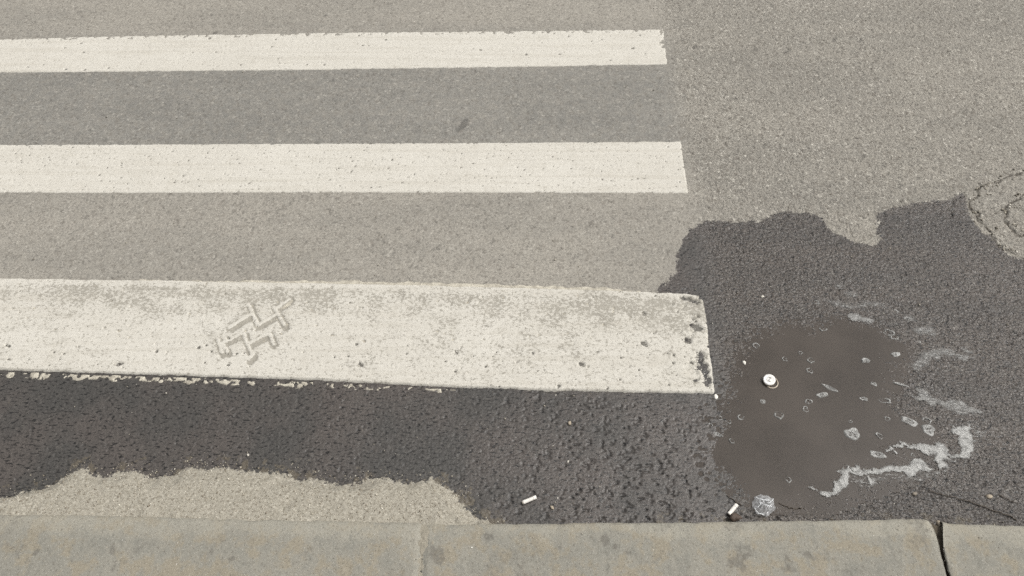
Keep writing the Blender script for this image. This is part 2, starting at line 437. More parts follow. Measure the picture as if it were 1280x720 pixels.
S3OLD = GP([(-1200, 318), (-150, 346), (0, 350), (420, 351), (600, 355), (745, 359), (800, 364), (800, 470), (560, 489.5), (440, 487), (300, 482), (150, 477), (0, 472), (-150, 467), (-1200, 425)])
CRACKS = [GP(c) for c in (
    [(1330, 205), (1280, 214), (1265, 217), (1250, 224), (1240, 229), (1230, 234), (1222, 242), (1215, 250), (1217, 260), (1220, 270),
     (1226, 277), (1235, 285), (1243, 293), (1250, 305), (1260, 312), (1272, 319), (1300, 330)],
    [(1320, 232), (1280, 244), (1270, 250), (1262, 257), (1255, 264), (1257, 275), (1265, 283), (1275, 292), (1290, 305)],
    [(1230, 234), (1224, 227)], [(1205, 243), (1194, 250), (1189, 262), (1199, 277)], [(1255, 264), (1243, 266)], [(1262, 257), (1280, 262), (1300, 266)])]
TAR = [(577, 157, 7), (983, 65, 5), (1047, 65, 4), (1076, 50, 5), (868, 60, 4), (1043, 50, 4), (945, 61, 4), (407, 19, 4), (268, 42, 4), (955, 181, 4), (1079, 197, 3), (1260, 455, 4), (922, 238, 4)]

def road_fields(x, y, detail=True):
    """height and material masks of the road surface at world x, y"""
    r = {}
    wx = x + 0.016 * fbm(x, y, 0.045, 4, 101) ; wy = y + 0.014 * fbm(x, y, 0.045, 4, 131)
    dw = sdf(wx, wy, WET)
    ds = sdf(wx, wy, SANDP)
    dp = sdf(x + 0.02 * fbm(x, y, 0.09, 2, 15), y + 0.02 * fbm(x, y, 0.09, 2, 25), PUD)
    # tone: dark smooth asphalt of the crossing, lighter coarse asphalt outside it
    ex = np.interp(y, [0.6, G(895, 495)[1], G(845, 130)[1], G(829, 37)[1], 3], [G(895, 495)[0] + 0.02, G(900, 495)[0], G(840, 130)[0], G(829, 37)[0], G(829, 37)[0]])
    right = ss(-0.03, 0.07, x - ex + 0.03 * fbm(x, y, 0.12, 3, 77))
    ygap1a, ygap1b, ygap2b = G(400, 181)[1], G(400, 88)[1], G(400, 352)[1]
    dark = ss(ygap1a - 0.05, ygap1a, y) * ss(ygap1b + 0.06, ygap1b, y)
    band2 = ss(ygap1a - 0.13, ygap1a - 0.02, y) * 0.45
    far = ss(ygap1b + 0.1, ygap1b + 0.3, y)
    tone = np.clip(1 - (1 - right) * np.maximum(dark, band2 * (1 - far) * (1 - dark)), 0, 1)
    tone = np.clip(tone + 0.12 * fbm(x, y, 0.3, 3, 45), 0, 1)
    zl = 0.0018 * fbm(x, y, 0.5, 2, 3) + 0.0008 * fbm(x, y, 0.09, 3, 33)
    bowl = ss(-0.05, 0.13, dp + 0.03 * fbm(x, y, 0.05, 3, 18))
    if detail:
        f1, f2, rid = worley(x + 0.002 * fbm(x, y, 0.012, 2, 61), y + 0.002 * fbm(x, y, 0.012, 2, 62), 0.0092, 200)
        g1, g2, rid2 = worley(x, y, 0.0062, 300)
        e = ss(0.02, 0.38, f2 - f1); e2 = ss(0.02, 0.4, g2 - g1)
        pitn = fbm(x * 0.95 + y * 0.15, y * 1.05, 0.0085, 2, 400)
        lowright = ss(0.02, 0.2, x - G(600, 560)[0]) * ss(G(800, 480)[1] + 0.06, G(800, 480)[1] - 0.05, y) * ss(0.25, 0.05, x - G(900, 560)[0])
        thr = 0.43 + 0.04 * right * (1 - lowright) - 0.09 * lowright - 0.02 * (dw > 0)
        pit = ss(thr, thr + 0.22, pitn + 0.15 * fbm(x, y, 0.15, 2, 410))
        A = 0.00070 + 0.00115 * right - 0.00025 * lowright
        zs = A * (e * (0.45 + 0.75 * rid) + 0.55 * e2 * (0.5 + 0.5 * rid2) - 0.75) - pit * (0.0014 + 0.0004 * right + 0.0014 * lowright)
        stone = np.where(rid2 > 0.5, rid, rid2)
        joint = np.clip((1 - e) * 0.55 + (1 - e2) * 0.25, 0, 1) * 0.7 + pit * 0.5  # bitumen between stones, plus the pits darkened in colour as shade
        joint = np.clip(joint, 0, 1)
    else:
        zs = x * 0; stone = x * 0 + 0.5; joint = x * 0 + 0.2; e = x * 0 + 0.5; rid = x * 0 + .5; lowright = x * 0
    smooth_sand = ss(-0.005, 0.03, np.minimum(-dw, ds))
    wet = np.clip(0.5 + (dw + 0.005 * fbm(x, y, 0.012, 3, 71) - 0.004 * (e * rid - 0.3)) / 0.022, -0.3, 1.5)
    sand = np.clip(0.5 + np.minimum(-dw + 0.006 + 0.006 * fbm(x, y, 0.012, 3, 81), ds) / 0.050, -0.6, 1.5)
    damp = ss(0.06, 0.0, dw) * ss(-0.03, 0.03, ds) * ss(-0.1, 0.5, fbm(x, y, 0.02, 3, 85)) * (dw > -0.02)
    damp = np.maximum(damp, ss(0.05, 0.0, y - YK - 0.012) * (x > G(820, 640)[0]) * ss(-0.2, 0.5, fbm(x, y, 0.02, 3, 86)) * 0.8)
    # the sand banks up against the kerb
    bank = ss(0.17, 0.0, y - YK) * smooth_sand
    z = zl * (1 - bowl) + zs * (1 - 0.25 * np.clip(sand, 0, 1)) + bank * (HK * 0.80 + 0.0035 * fbm(x, y, 0.03, 3, 91))
    z = z - bowl * 0.0052 - 0.003 * ss(0.25, 0.0, y - YK) * (1 - smooth_sand)
    crack = x * 0
    if detail:
        for i, c in enumerate(CRACKS):
            xs = [p[0] for p in c]; ys = [p[1] for p in c]
            mk = (x > min(xs) - .05) & (x < max(xs) + .05) & (y > min(ys) - .05) & (y < max(ys) + .05)
            if not mk.any(): continue
            X, Y = x[mk], y[mk]
            d = seg_dist(X + 0.022 * fbm(X, Y, 0.045, 4, 500), Y + 0.022 * fbm(X, Y, 0.045, 4, 520), c)
            wdt = (0.0021 if i < 2 else 0.0012) * (0.25 + 1.6 * np.clip(fbm(X, Y, 0.03, 3, 540 + i) + 0.45, 0, 1))
            cr = ss(wdt + 0.0028, wdt * 0.5, d)
            crack[mk] = np.maximum(crack[mk], cr)
            z[mk] -= 0.004 * cr
            z[mk] += 0.0015 * ss(0.02, 0.004, d) * fbm(X, Y, 0.012, 2, 560)
    tar = x * 0
    for (u, v, rpx) in TAR:
        cx, cy = G(u, v); rr = rpx / 470.0
        mk = (np.abs(x - cx) < rr * 3) & (np.abs(y - cy) < rr * 4)
        if not mk.any(): continue
        X, Y = x[mk], y[mk]
        d = np.sqrt(((X - cx) - (Y - cy) * 0.45) ** 2 + ((Y - cy) * 0.55) ** 2) + rr * 0.9 * fbm(X, Y, 0.02, 3, 600 + u)
        tar[mk] = np.maximum(tar[mk], ss(rr, rr * 0.5, d))
    r.update(z=z, zl=zl * (1 - bowl) - bowl * 0.0052, zs=zs, wet=wet, sand=sand, tone=tone, coarse=right, stone=stone, joint=joint, crack=crack, tar=tar, damp=damp, dw=dw)
    return r

# ------------------------------------------------------------------ road: fine inner sheet and coarse sheet around it
NC, NR = 1180, 800
Y0, Y1 = YK - 0.02, 2.76
tt = np.linspace(0, 1, NR)
rowy = Y0 + (Y1 - Y0) * (0.62 * tt + 0.38 * tt ** 2)
def halfw(y): return 0.80 + 0.40 * y + 0.22
cs = np.linspace(-1, 1, NC)
gx = cs[None, :] * halfw(rowy)[:, None]
gy = np.repeat(rowy[:, None], NC, 1)
F = road_fields(gx, gy)
AT = ('wet', 'sand', 'tone', 'coarse', 'joint', 'crack', 'tar', 'damp')
gq = grid_quads(NR, NC)
V = [np.stack([gx.ravel(), gy.ravel(), F['z'].ravel()], -1)]
Q = [gq.reshape(-1, 4)]
A_ = {k: [F[k].ravel()] for k in AT}
nv = NR * NC
def add_sheet(x, y, dz):
    global nv
    f = road_fields(x, y, False)
    V.append(np.stack([x.ravel(), y.ravel(), (f['z'] + dz).ravel()], -1))
    Q.append(grid_quads(*x.shape).reshape(-1, 4) + nv)
    for k in AT: A_[k].append(f[k].ravel())
    nv += x.size
geo = np.concatenate([[-0.012], np.cumsum(0.012 * 1.09 ** np.arange(72))])
geo = np.concatenate([geo, geo[-1] + np.array([1, 3, 8, 20, 60.])])
ry = np.concatenate([rowy[::5], [Y1]])
for sgn in (-1, 1):
    off = geo if sgn > 0 else geo[::-1]
    x = sgn * (halfw(ry)[:, None] + off[None, :])
    add_sheet(x, np.repeat(ry[:, None], len(off), 1), -0.0012)
yo = Y1 + geo
xo = np.concatenate([[-70, -30, -12], np.linspace(-6, 6, 240), [12, 30, 70]])
add_sheet(np.repeat(xo[None, :], len(yo), 0), np.repeat(yo[:, None], len(xo), 1), -0.0012)
road = link('road', mesh_np('road', np.concatenate(V), np.concatenate(Q), {k: np.concatenate(v) for k, v in A_.items()}), M['road'], kind='structure')

# ------------------------------------------------------------------ painted stripes
def stripe(name, poly, thick, rag, seed, dirt_fn, label, parent=None, mat='paint', follow=0.5, **props):
    xs = [p[0] for p in poly]; ys = [p[1] for p in poly]
    mk = (gy > min(ys) - 0.03) & (gy < max(ys) + 0.03) & (gx < max(xs) + 0.03) & (gx > min(xs) - 0.03)
    rr = np.where(mk.any(1))[0]; r0, r1 = rr[0], rr[-1] + 1
    cc = np.where(mk.any(0))[0]; c0, c1 = cc[0], cc[-1] + 1
    x = gx[r0:r1, c0:c1]; y = gy[r0:r1, c0:c1]
    d = sdf(x + rag * fbm(x, y, 0.02, 3, seed), y + rag * fbm(x, y, 0.02, 3, seed + 3), poly)
    zl = F['zl'][r0:r1, c0:c1]; zs = F['zs'][r0:r1, c0:c1]
    dirt, chip, dz = dirt_fn(x, y, d, F['stone'][r0:r1, c0:c1])
    z = zl + zs * follow + thick * ss(0.0, 0.0035, d) - 0.006 * ss(0.0005, -0.004, d) + dz
    q = grid_quads(*x.shape)
    ok = d > -0.004
    keep = (ok[:-1, :-1] & ok[1:, :-1] & ok[:-1, 1:] & ok[1:, 1:])
    v, q, at = subset(x, y, z, q, keep, {'dirt': dirt, 'chip': chip})
    # the stripe runs on past the finely built area
    xe = v[:, 0].min()
    ex = np.linspace(-4.5, xe + 0.16, 120)
    yy = np.linspace(min(ys), max(ys), 500)
    XX = np.repeat(np.maximum(ex, min(xs) + 0.02)[None, :], 500, 0); YY = np.repeat(yy[:, None], 120, 1)
    ins = sdf(XX, YY, poly) > 0.002
    lo = np.where(ins, YY, 99).min(0); hi = np.where(ins, YY, -99).max(0)
    tl = np.linspace(0, 1, 14)[:, None]
    EX = np.repeat(ex[None, :], 14, 0); EY = lo[None, :] * (1 - tl) + hi[None, :] * tl
    ya, yb = lo[None, :], hi[None, :]
    fz = road_fields(EX, EY, False)
    dd = np.minimum(EY - ya, yb - EY)
    dirt2, chip2, _ = dirt_fn(EX, EY, dd, EX * 0 + 0.5)
    v2 = np.stack([EX.ravel(), EY.ravel(), (fz['z'] + thick * 0.55).ravel()], -1)
    q2 = grid_quads(14, 120).reshape(-1, 4) + len(v)
    me = mesh_np(name, np.concatenate([v, v2]), np.concatenate([q, q2]),
                 {'dirt': np.concatenate([at['dirt'], dirt2.ravel()]), 'chip': np.concatenate([at['chip'], chip2.ravel()])})
    if label: props.update(label=label, category='road marking', group='crosswalk stripes')
    return link(name, me, M[mat], parent, **props)

def spots(x, y, size, seed, frac, rad):
    f1, f2, rid = worley(x, y, size, seed)
    return ss(rad, rad * 0.55, f1 + 0.10 * fbm(x, y, size * 0.4, 2, seed + 1)) * (rid < frac)

def dirt1(x, y, d, st):
    dirt = -0.12 + 0.14 * ss(-0.1, 0.6, fbm(x, y, 0.25, 3, 801)) + 0.15 * ss(0.25, 0.7, fbm(x, y, 0.02, 3, 802))
    pin = spots(x, y, 0.040, 811, 0.22, 0.085) + 0.7 * spots(x, y, 0.018, 812, 0.07, 0.12)
    far = ss(0.030, 0.0, d) * (y > G(400, 60)[1]) * ss(0.12, 0.35, fbm(x, y, 0.012, 3, 815))
    return np.clip(dirt + 0.5 * far, 0, 1), np.clip(pin + far * 0.6, 0, 1), -0.0025 * pin - 0.0035 * far

def dirt2(x, y, d, st):
    m = ss(G(400, 236)[1] - 0.05, G(400, 215)[1], y) * ss(G(400, 183)[1], G(400, 205)[1], y)
    dirt = -0.10 + 0.16 * ss(-0.1, 0.6, fbm(x, y, 0.25, 3, 821)) + 0.15 * ss(0.2, 0.7, fbm(x, y, 0.02, 3, 822))
    pin = spots(x, y, 0.020, 831, 0.16, 0.13) + 0.8 * spots(x, y, 0.013, 832, 0.05 + 0.10 * m, 0.19)
    edge = ss(0.010, 0.0, d) * ss(0.3, 0.55, fbm(x, y, 0.016, 3, 835))
    return np.clip(dirt, 0, 1), np.clip(pin + edge, 0, 1), -0.0022 * np.clip(pin, 0, 1) - 0.003 * edge

TREAD = [GP(c) for c in ([(287, 411), (313, 395)], [(311, 382), (323, 408)], [(323, 408), (345, 395)], [(343, 385), (356, 408)], [(347, 386), (362, 375)],
                         [(279, 430), (305, 417)], [(305, 417), (312, 438)], [(313, 430), (337, 418)], [(337, 418), (343, 431)], [(272, 421), (278, 442)],
                         [(312, 437), (317, 444), (312, 450)], [(279, 431), (285, 441)])]
CHIPS = [(570, 441, 4), (645, 452, 7), (663, 455, 6), (805, 393, 4), (802, 430, 6), (728, 457, 6), (456, 428, 4), (13, 434, 4), (150, 457, 4), (196, 440, 3), (210, 441, 3), (860, 425, 8), (873, 412, 10), (862, 375, 8), (868, 455, 5), (872, 478, 6), (452, 458, 6)]
def dirt3(x, y, d, st):
    top = np.interp(x, [G(0, 349)[0], G(400, 355)[0], G(860, 368)[0]], [G(0, 349)[1], G(400, 355)[1], G(860, 368)[1]])
    bot = np.interp(x, [G(0, 463)[0], G(400, 476)[0], G(895, 493)[0]], [G(0, 463)[1], G(400, 476)[1], G(895, 493)[1]])
    h = (top - y) / (top - bot)                         # 0 at the far edge, 1 at the near edge
    right = ss(G(380, 420)[0], G(880, 420)[0], x)
    band = ss(0.02, 0.10, h) * ss(0.50, 0.12, h)
    amt = 0.05 + 0.52 * band * (0.55 + 0.45 * vnoise(x / 0.2, y / 0.2, 88)) + 0.10 * right * ss(0.95, 0.3, h) + 0.09 * right
    n = 0.75 * fbm(x * 0.8 + y * 0.5, y - 0.3 * x, 0.030, 3, 841) + 0.35 * fbm(x, y, 0.10, 3, 848)
    smear = ss(0.15 - amt, 0.95 - amt, n + 0.10)
    fine = ss(0.30, 0.55, fbm(x, y, 0.006, 2, 851)) * (0.25 + 0.5 * right)
    pin = spots(x, y, 0.030, 861, 0.14, 0.11) + spots(x, y, 0.014, 862, 0.07 + 0.08 * right, 0.17)
    chip = x * 0
    for (u, v, rp) in CHIPS:
        cx, cy = G(u, v); rr = rp / 560.0
        mk = (np.abs(x - cx) < 3 * rr) & (np.abs(y - cy) < 3 * rr)
        if mk.any():
            X, Y = x[mk], y[mk]
            q = np.sqrt(((X - cx) * 0.8) ** 2 + ((Y - cy) * 1.3 + 0.4 * (X - cx)) ** 2) + rr * 1.5 * fbm(X, Y, rr * 1.3, 4, 870 + u)
            chip[mk] = np.maximum(chip[mk], 0.75 * ss(rr * 0.75, rr * 0.40, q))
    endw = ss(G(850, 440)[0], G(893, 470)[0], x + 0.02 * fbm(x, y, 0.06, 2, 880)) * ss(0.15, 0.32, fbm(x - 0.8 * y, y + 0.6 * x, 0.03, 4, 881) + 0.12 * ss(0.2, 0.8, h))
    dz = -0.0007 * smear - 0.0030 * np.clip(pin, 0, 1) - 0.0055 * chip - 0.0058 * endw + 0.0005 * fbm(x, y, 0.05, 3, 890)
    # tyre tread pressed into the paint
    mk = (x > G(262, 400)[0]) & (x < G(372, 400)[0]) & (y > G(300, 462)[1]) & (y < G(300, 366)[1])
    dirt = np.clip(0.38 * smear + fine * 0.22 + 0.46 * amt + 0.075 + 0.10 * fbm(x, y, 0.14, 3, 899), 0, 1)
    if mk.any():
        X, Y = x[mk], y[mk]
        wob = 0.0016
        X2 = X + wob * fbm(X, Y, 0.015, 2, 891); Y2 = Y + wob * fbm(X, Y, 0.015, 2, 892)
        dd = np.full(X.shape, 9.0); dsd = np.full(X.shape, 9.0)
        for c in TREAD:
            dd = np.minimum(dd, seg_dist(X2, Y2, c))
            dsd = np.minimum(dsd, seg_dist(X2 - 0.0050, Y2 + 0.0080, c))
        ridge = ss(0.0058, 0.0036, dd)
        gro = ss(0.0105, 0.0060, dsd) * (1 - ridge) * ss(-0.75, -0.05, fbm(X, Y, 0.02, 2, 893))  # darker grooves, set off to the lower right of each ridge
        flank = ss(0.0085, 0.0060, dd) * (1 - ridge) * ss(0.05, 0.45, fbm(X, Y, 0.018, 2, 894)) * 0.8
        gro = np.maximum(gro, flank)
        dz[mk] += 0.0005 * ridge * ss(-0.5, 0.1, fbm(X, Y, 0.025, 2, 898)) - 0.0022 * gro
        sm = ss(0.030, 0.006, dd) * ss(-0.25, 0.45, fbm(X, Y, 0.035, 3, 897)) * 0.28
        dirt[mk] = np.clip((dirt[mk] + sm) * (1 - 0.8 * ridge) + 1.15 * gro, 0, 1.2)
    return dirt, np.clip(pin * 0.8 + chip + endw * 0.7, 0, 1), dz

stripe('crosswalk_stripe', S1, 0.0017, 0.0035, 701, dirt1, 'clean white crosswalk stripe with frayed far edge, farthest from the kerb')
stripe('crosswalk_stripe', S2, 0.0017, 0.0020, 711, dirt2, 'white crosswalk stripe with dark pinholes, between the frayed stripe and the widest worn stripe')
s3 = stripe('crosswalk_stripe', S3, 0.0046, 0.0022, 721, dirt3, 'widest worn white crosswalk stripe with a tyre tread print, beside the wet asphalt', follow=0.15)
def dirt_old(x, y, d, st):
    w = ss(-0.12, 0.12, 0.9 * fbm(x, y, 0.009, 3, 731) + 0.6 * fbm(x, y, 0.08, 2, 735)) * (y < G(300, 430)[1])
    d3 = -sdf(x, y, S3)
    w = np.maximum(w, ss(0.0065, 0.0045, d3 + 0.003 * fbm(x, y, 0.03, 2, 738)) * (y < G(300, 430)[1]))  # old paint sunk along the stripe edge, so a dark gap draws its shadow line
    return x * 0, x * 0, -0.004 * w
stripe('old_paint_layer', S3OLD, 0.0022, 0.007, 725, dirt_old, None, s3, 'old', follow=0.6)

# ------------------------------------------------------------------ puddle
ZW = -0.0016
def sheet_on(poly, pad, step):
    xs = [p[0] for p in poly]; ys = [p[1] for p in poly]
    x = np.arange(min(xs) - pad, max(xs) + pad, step); y = np.arange(min(ys) - pad, max(ys) + pad, step)
    return np.repeat(x[None, :], len(y), 0), np.repeat(y[:, None], len(x), 1)
px_, py_ = sheet_on(PUD, 0.07, 0.008)
dpp = sdf(px_ + 0.02 * fbm(px_, py_, 0.06, 2, 911), py_, PUD)
okp = dpp > -0.055
kp = okp[:-1, :-1] & okp[1:, :-1] & okp[:-1, 1:] & okp[1:, 1:]
v, q, _ = subset(px_, py_, ZW - 0.0006 * ss(0.0, -0.055, dpp), grid_quads(*px_.shape), kp, {})
puddle = link('puddle', mesh_np('puddle', v, q), M['water'], kind='structure')

# ------------------------------------------------------------------ foam
def foam(name, polys, holes=(), seed=0, rag=0.006, lift=0.0, thin=0.0, tag=None, lace=()):
    allp = [p for c in list(polys) + list(lace) for p in c]
    x, y = sheet_on(allp, 0.012, 0.0016)
    d = np.full(x.shape, -9.0)
    X = x + rag * fbm(x, y, 0.016, 4, 920 + seed); Y = y + rag * fbm(x, y, 0.016, 3, 940 + seed)
    for p in polys: d = np.maximum(d, sdf(X, Y, p))
    for (u, vv, rp) in holes:
        cx, cy = G(u, vv); d = np.minimum(d, np.sqrt((X - cx) ** 2 + ((Y - cy) * 0.8) ** 2) - rp / 560.0)
    f1, f2, rid = worley(x, y, 0.011, 960 + seed)
    d = d - 0.004 * ss(0.34, 0.15, f1) * (rid < 0.24)
    d = d + 0.0022 + 0.008 * thin
    thn = x * 0 + thin
    th = ss(-0.002, 0.0065 + 0.010 * thin, d)
    dm = d
    for p in lace:                                      # smeared foam film around the streak
        d2 = sdf(X, Y, p) + 0.006
        th = np.maximum(th, 0.9 * ss(-0.002, 0.016, d2)); d = np.maximum(d, d2)
    if lace:
        thn = 0.95 * (1 - ss(-0.001, 0.003, dm))
        lift = lift + 0.0012 * ss(0.002, -0.004, dm)
    z = ZW + lift + 0.0003 + 0.0016 * ss(0.0, 0.006, d) - 0.003 * ss(0.0, -0.003, d) + 0.0004 * fbm(x, y, 0.006, 2, 990)
    ok = d > -0.0025
    keep = ok[:-1, :-1] & ok[1:, :-1] & ok[:-1, 1:] & ok[1:, 1:]
    if not keep.any(): return None
    v, q, at = subset(x, y, z, grid_quads(*x.shape), keep, {'thick': th, 'thin': thn})
    return link(name, mesh_np(name, v, q, at), M['foam'], **tag)

def Z1(pts): return GP([(1000 + a / 5.333, 500 + b / 5.333) for a, b in pts])
def Z4(pts): return GP([(1040 + a / 5.333, 420 + b / 5.333) for a, b in pts])
def Z2(pts): return GP([(1010 + a / 5.333, 340 + b / 5.333) for a, b in pts])
foam('foam_streak', [
    Z1([(45, 580), (85, 572), (120, 600), (160, 612), (195, 605), (205, 590), (235, 555), (230, 535), (262, 525), (265, 495), (250, 480), (285, 470), (300, 435), (335, 440), (340, 465),
        (390, 435), (430, 440), (450, 460), (500, 450), (550, 445), (590, 425), (650, 438), (720, 430), (745, 400), (755, 385), (800, 390), (830, 415), (850, 450), (890, 470),
        (830, 475), (770, 490), (720, 520), (680, 490), (620, 475), (560, 480), (500, 492), (455, 500), (430, 495), (470, 535), (520, 560), (480, 560), (440, 520), (405, 495), (340, 495), (330, 520), (310, 560), (270, 590), (240, 630), (205, 655), (150, 630), (100, 595)])],
    holes=[(1057.5, 585, 3), (1078, 584, 3.5)], seed=1, rag=0.009, lift=0.0003,
    lace=[Z1([(240, 560), (300, 500), (420, 505), (560, 480), (720, 500), (900, 470), (1000, 470), (940, 520), (740, 560), (600, 530), (520, 570), (400, 580), (330, 570), (250, 640), (190, 670)])],
    tag=dict(label='long pale foam streak at the puddle edge by the kerb, below the hooked streak', category='foam'))
foam('foam_streak', [
    Z1([(565, 340), (565, 315), (610, 298), (680, 285), (740, 305), (800, 300), (860, 295), (960, 293), (992, 315), (985, 340), (1010, 360), (1060, 350), (1070, 320), (1060, 270), (1062, 235), (1020, 220), (1005, 205),
        (1030, 175), (1080, 195), (1140, 172), (1155, 195), (1120, 215), (1155, 235), (1150, 280), (1140, 330), (1135, 375), (1080, 380), (1040, 385), (990, 375), (995, 400), (960, 415), (985, 445), (940, 465), (935, 425), (900, 405), (920, 370), (870, 355), (810, 345), (760, 325), (690, 303), (630, 312), (600, 330)]),
    Z1([(610, 325), (622, 322), (640, 352), (630, 362)])],
    seed=2, rag=0.009, lift=0.0009, lace=[Z1([(1060, 170), (1160, 160), (1240, 230), (1200, 270), (1160, 330), (1140, 390), (1010, 420), (990, 490), (920, 480), (960, 400), (1080, 370), (1110, 280)])], tag=dict(label='hooked pale foam streak curling around the right end of the puddle', category='foam'))
foam('foam_streak', [Z4([(515, 200), (560, 170), (600, 150), (585, 120), (660, 100), (720, 85), (780, 95), (850, 130), (940, 150), (880, 165), (820, 145), (750, 125), (700, 150), (660, 150), (630, 190), (590, 215), (560, 240)]),
                      Z4([(860, 85), (935, 115), (900, 130)])], seed=3, rag=0.006, lift=0.0022, thin=0.75,
     tag=dict(label='thin patchy foam arc on rough wet asphalt, uppermost right of the puddle', category='foam'))
foam('foam_streak', [Z4([(510, 395), (560, 405), (580, 385), (555, 355), (620, 370), (650, 400), (700, 435), (760, 440), (850, 430), (900, 470), (1000, 515), (940, 520), (830, 515), (740, 470), (690, 455), (660, 470), (620, 430), (570, 425)])],
     seed=4, rag=0.006, lift=0.0020, thin=0.65, tag=dict(label='frayed foam strip between the thin arc and the hooked streak', category='foam'))
foam('foam_streak', [Z2([(110, 190), (200, 200), (260, 230), (330, 225), (360, 205), (420, 205), (470, 210), (520, 240), (450, 225), (400, 232), (360, 235), (250, 240), (150, 215)]),
                      Z2([(230, 140), (290, 130), (330, 160), (300, 175), (250, 165)]), Z2([(180, 85), (235, 95), (200, 105)])],
     seed=5, rag=0.006, lift=0.0022, thin=0.85, tag=dict(label='faint broken foam line at the far rim of the puddle', category='foam'))
foam('foam_streak', [Z2([(260, 285), (320, 280), (370, 310), (435, 315), (415, 340), (350, 330), (290, 315)])], seed=6, rag=0.005, lift=0.0010, thin=0.35,
     tag=dict(label='short lumpy foam strip below the faint broken foam line', category='foam'))
foam('foam_streak', [Z2([(700, 390), (760, 375), (820, 370), (850, 410), (840, 435), (780, 415), (720, 412)]), Z2([(640, 315), (690, 300), (710, 325), (670, 335)])],
     seed=7, rag=0.006, lift=0.0021, thin=0.8, tag=dict(label='thin smear of foam on rough asphalt just above the patchy arc', category='foam'))

def Z3(a, b): return (880 + a / 5.333, 420 + b / 5.333)
# bubbles: u, v, half length px, half width px, screen angle deg, filled
BUB = [(*Z3(990, 650), 9.5, 6.5, -8, 1), (*Z3(500, 527), 5.5, 4.2, -25, 0), (*Z3(345, 60), 4, 3, -20, 0), (*Z3(712, 160), 4, 3.2, 0, 0), (*Z3(643, 110), 2.6, 2, 0, 0),
       (*Z3(538, 152), 3.2, 2.3, 0, 0), (*Z3(392, 435), 3.6, 2.2, -30, 1), (*Z3(790, 390), 7, 3, 15, 1), (*Z3(840, 345), 9, 2, -35, 1), (*Z3(697, 435), 5, 2.6, 15, 0),
       (*Z3(678, 485), 3.6, 3.2, -30, 0), (*Z3(1080, 162), 5, 2.8, 15, 1), (*Z3(1133, 318), 4, 1.8, -25, 1), (*Z3(1066, 417), 4.5, 2.2, -15, 1), (*Z3(1210, 430), 7, 3, -5, 0),
       (*Z3(1224, 550), 3.2, 2.4, -20, 0), (*Z3(978, 567), 2, 1.8, 0, 0), (*Z3(1170, 663), 5, 2.6, -40, 0), (*Z3(245, 540), 3.4, 3.6, -60, 0), (*Z3(168, 570), 2.6, 2.2, 0, 0),
       (*Z3(110, 545), 2.2, 2.4, 0, 0), (*Z3(40, 595), 3.5, 2.6, 40, 0), (*Z3(90, 655), 6, 2, -25, 1), (*Z3(185, 698), 4, 2.2, -60, 0),
       (986, 599.5, 3.6, 2.8, -20, 0), (1137, 526.5, 9.5, 4.2, -25, 1), (1161, 536.5, 8, 6, 20, 1), (1159, 525, 6, 2.6, -20, 0), (1097.5, 568, 9, 4, -20, 1),
       (1118, 421, 5.5, 3.2, 0, 0), (1112, 415.5, 6.5, 3.6, -10, 0), (1118, 389.5, 5, 3, -10, 0), (1029, 411, 4.5, 2.4, -10, 0), (1012, 463, 4, 3, 0, 0),
       (1141, 568, 2.2, 2, 0, 0), (1020, 377.5, 4, 2.4, 0, 0), (1149, 426.5, 2, 1.7, 0, 1), (1120, 442.5, 6, 2.4, 10, 1), (1082, 450, 5, 2.8, 10, 1), (1126, 480, 8, 1.8, -20, 1), (1091, 567, 2, 1.5, 0, 1)]
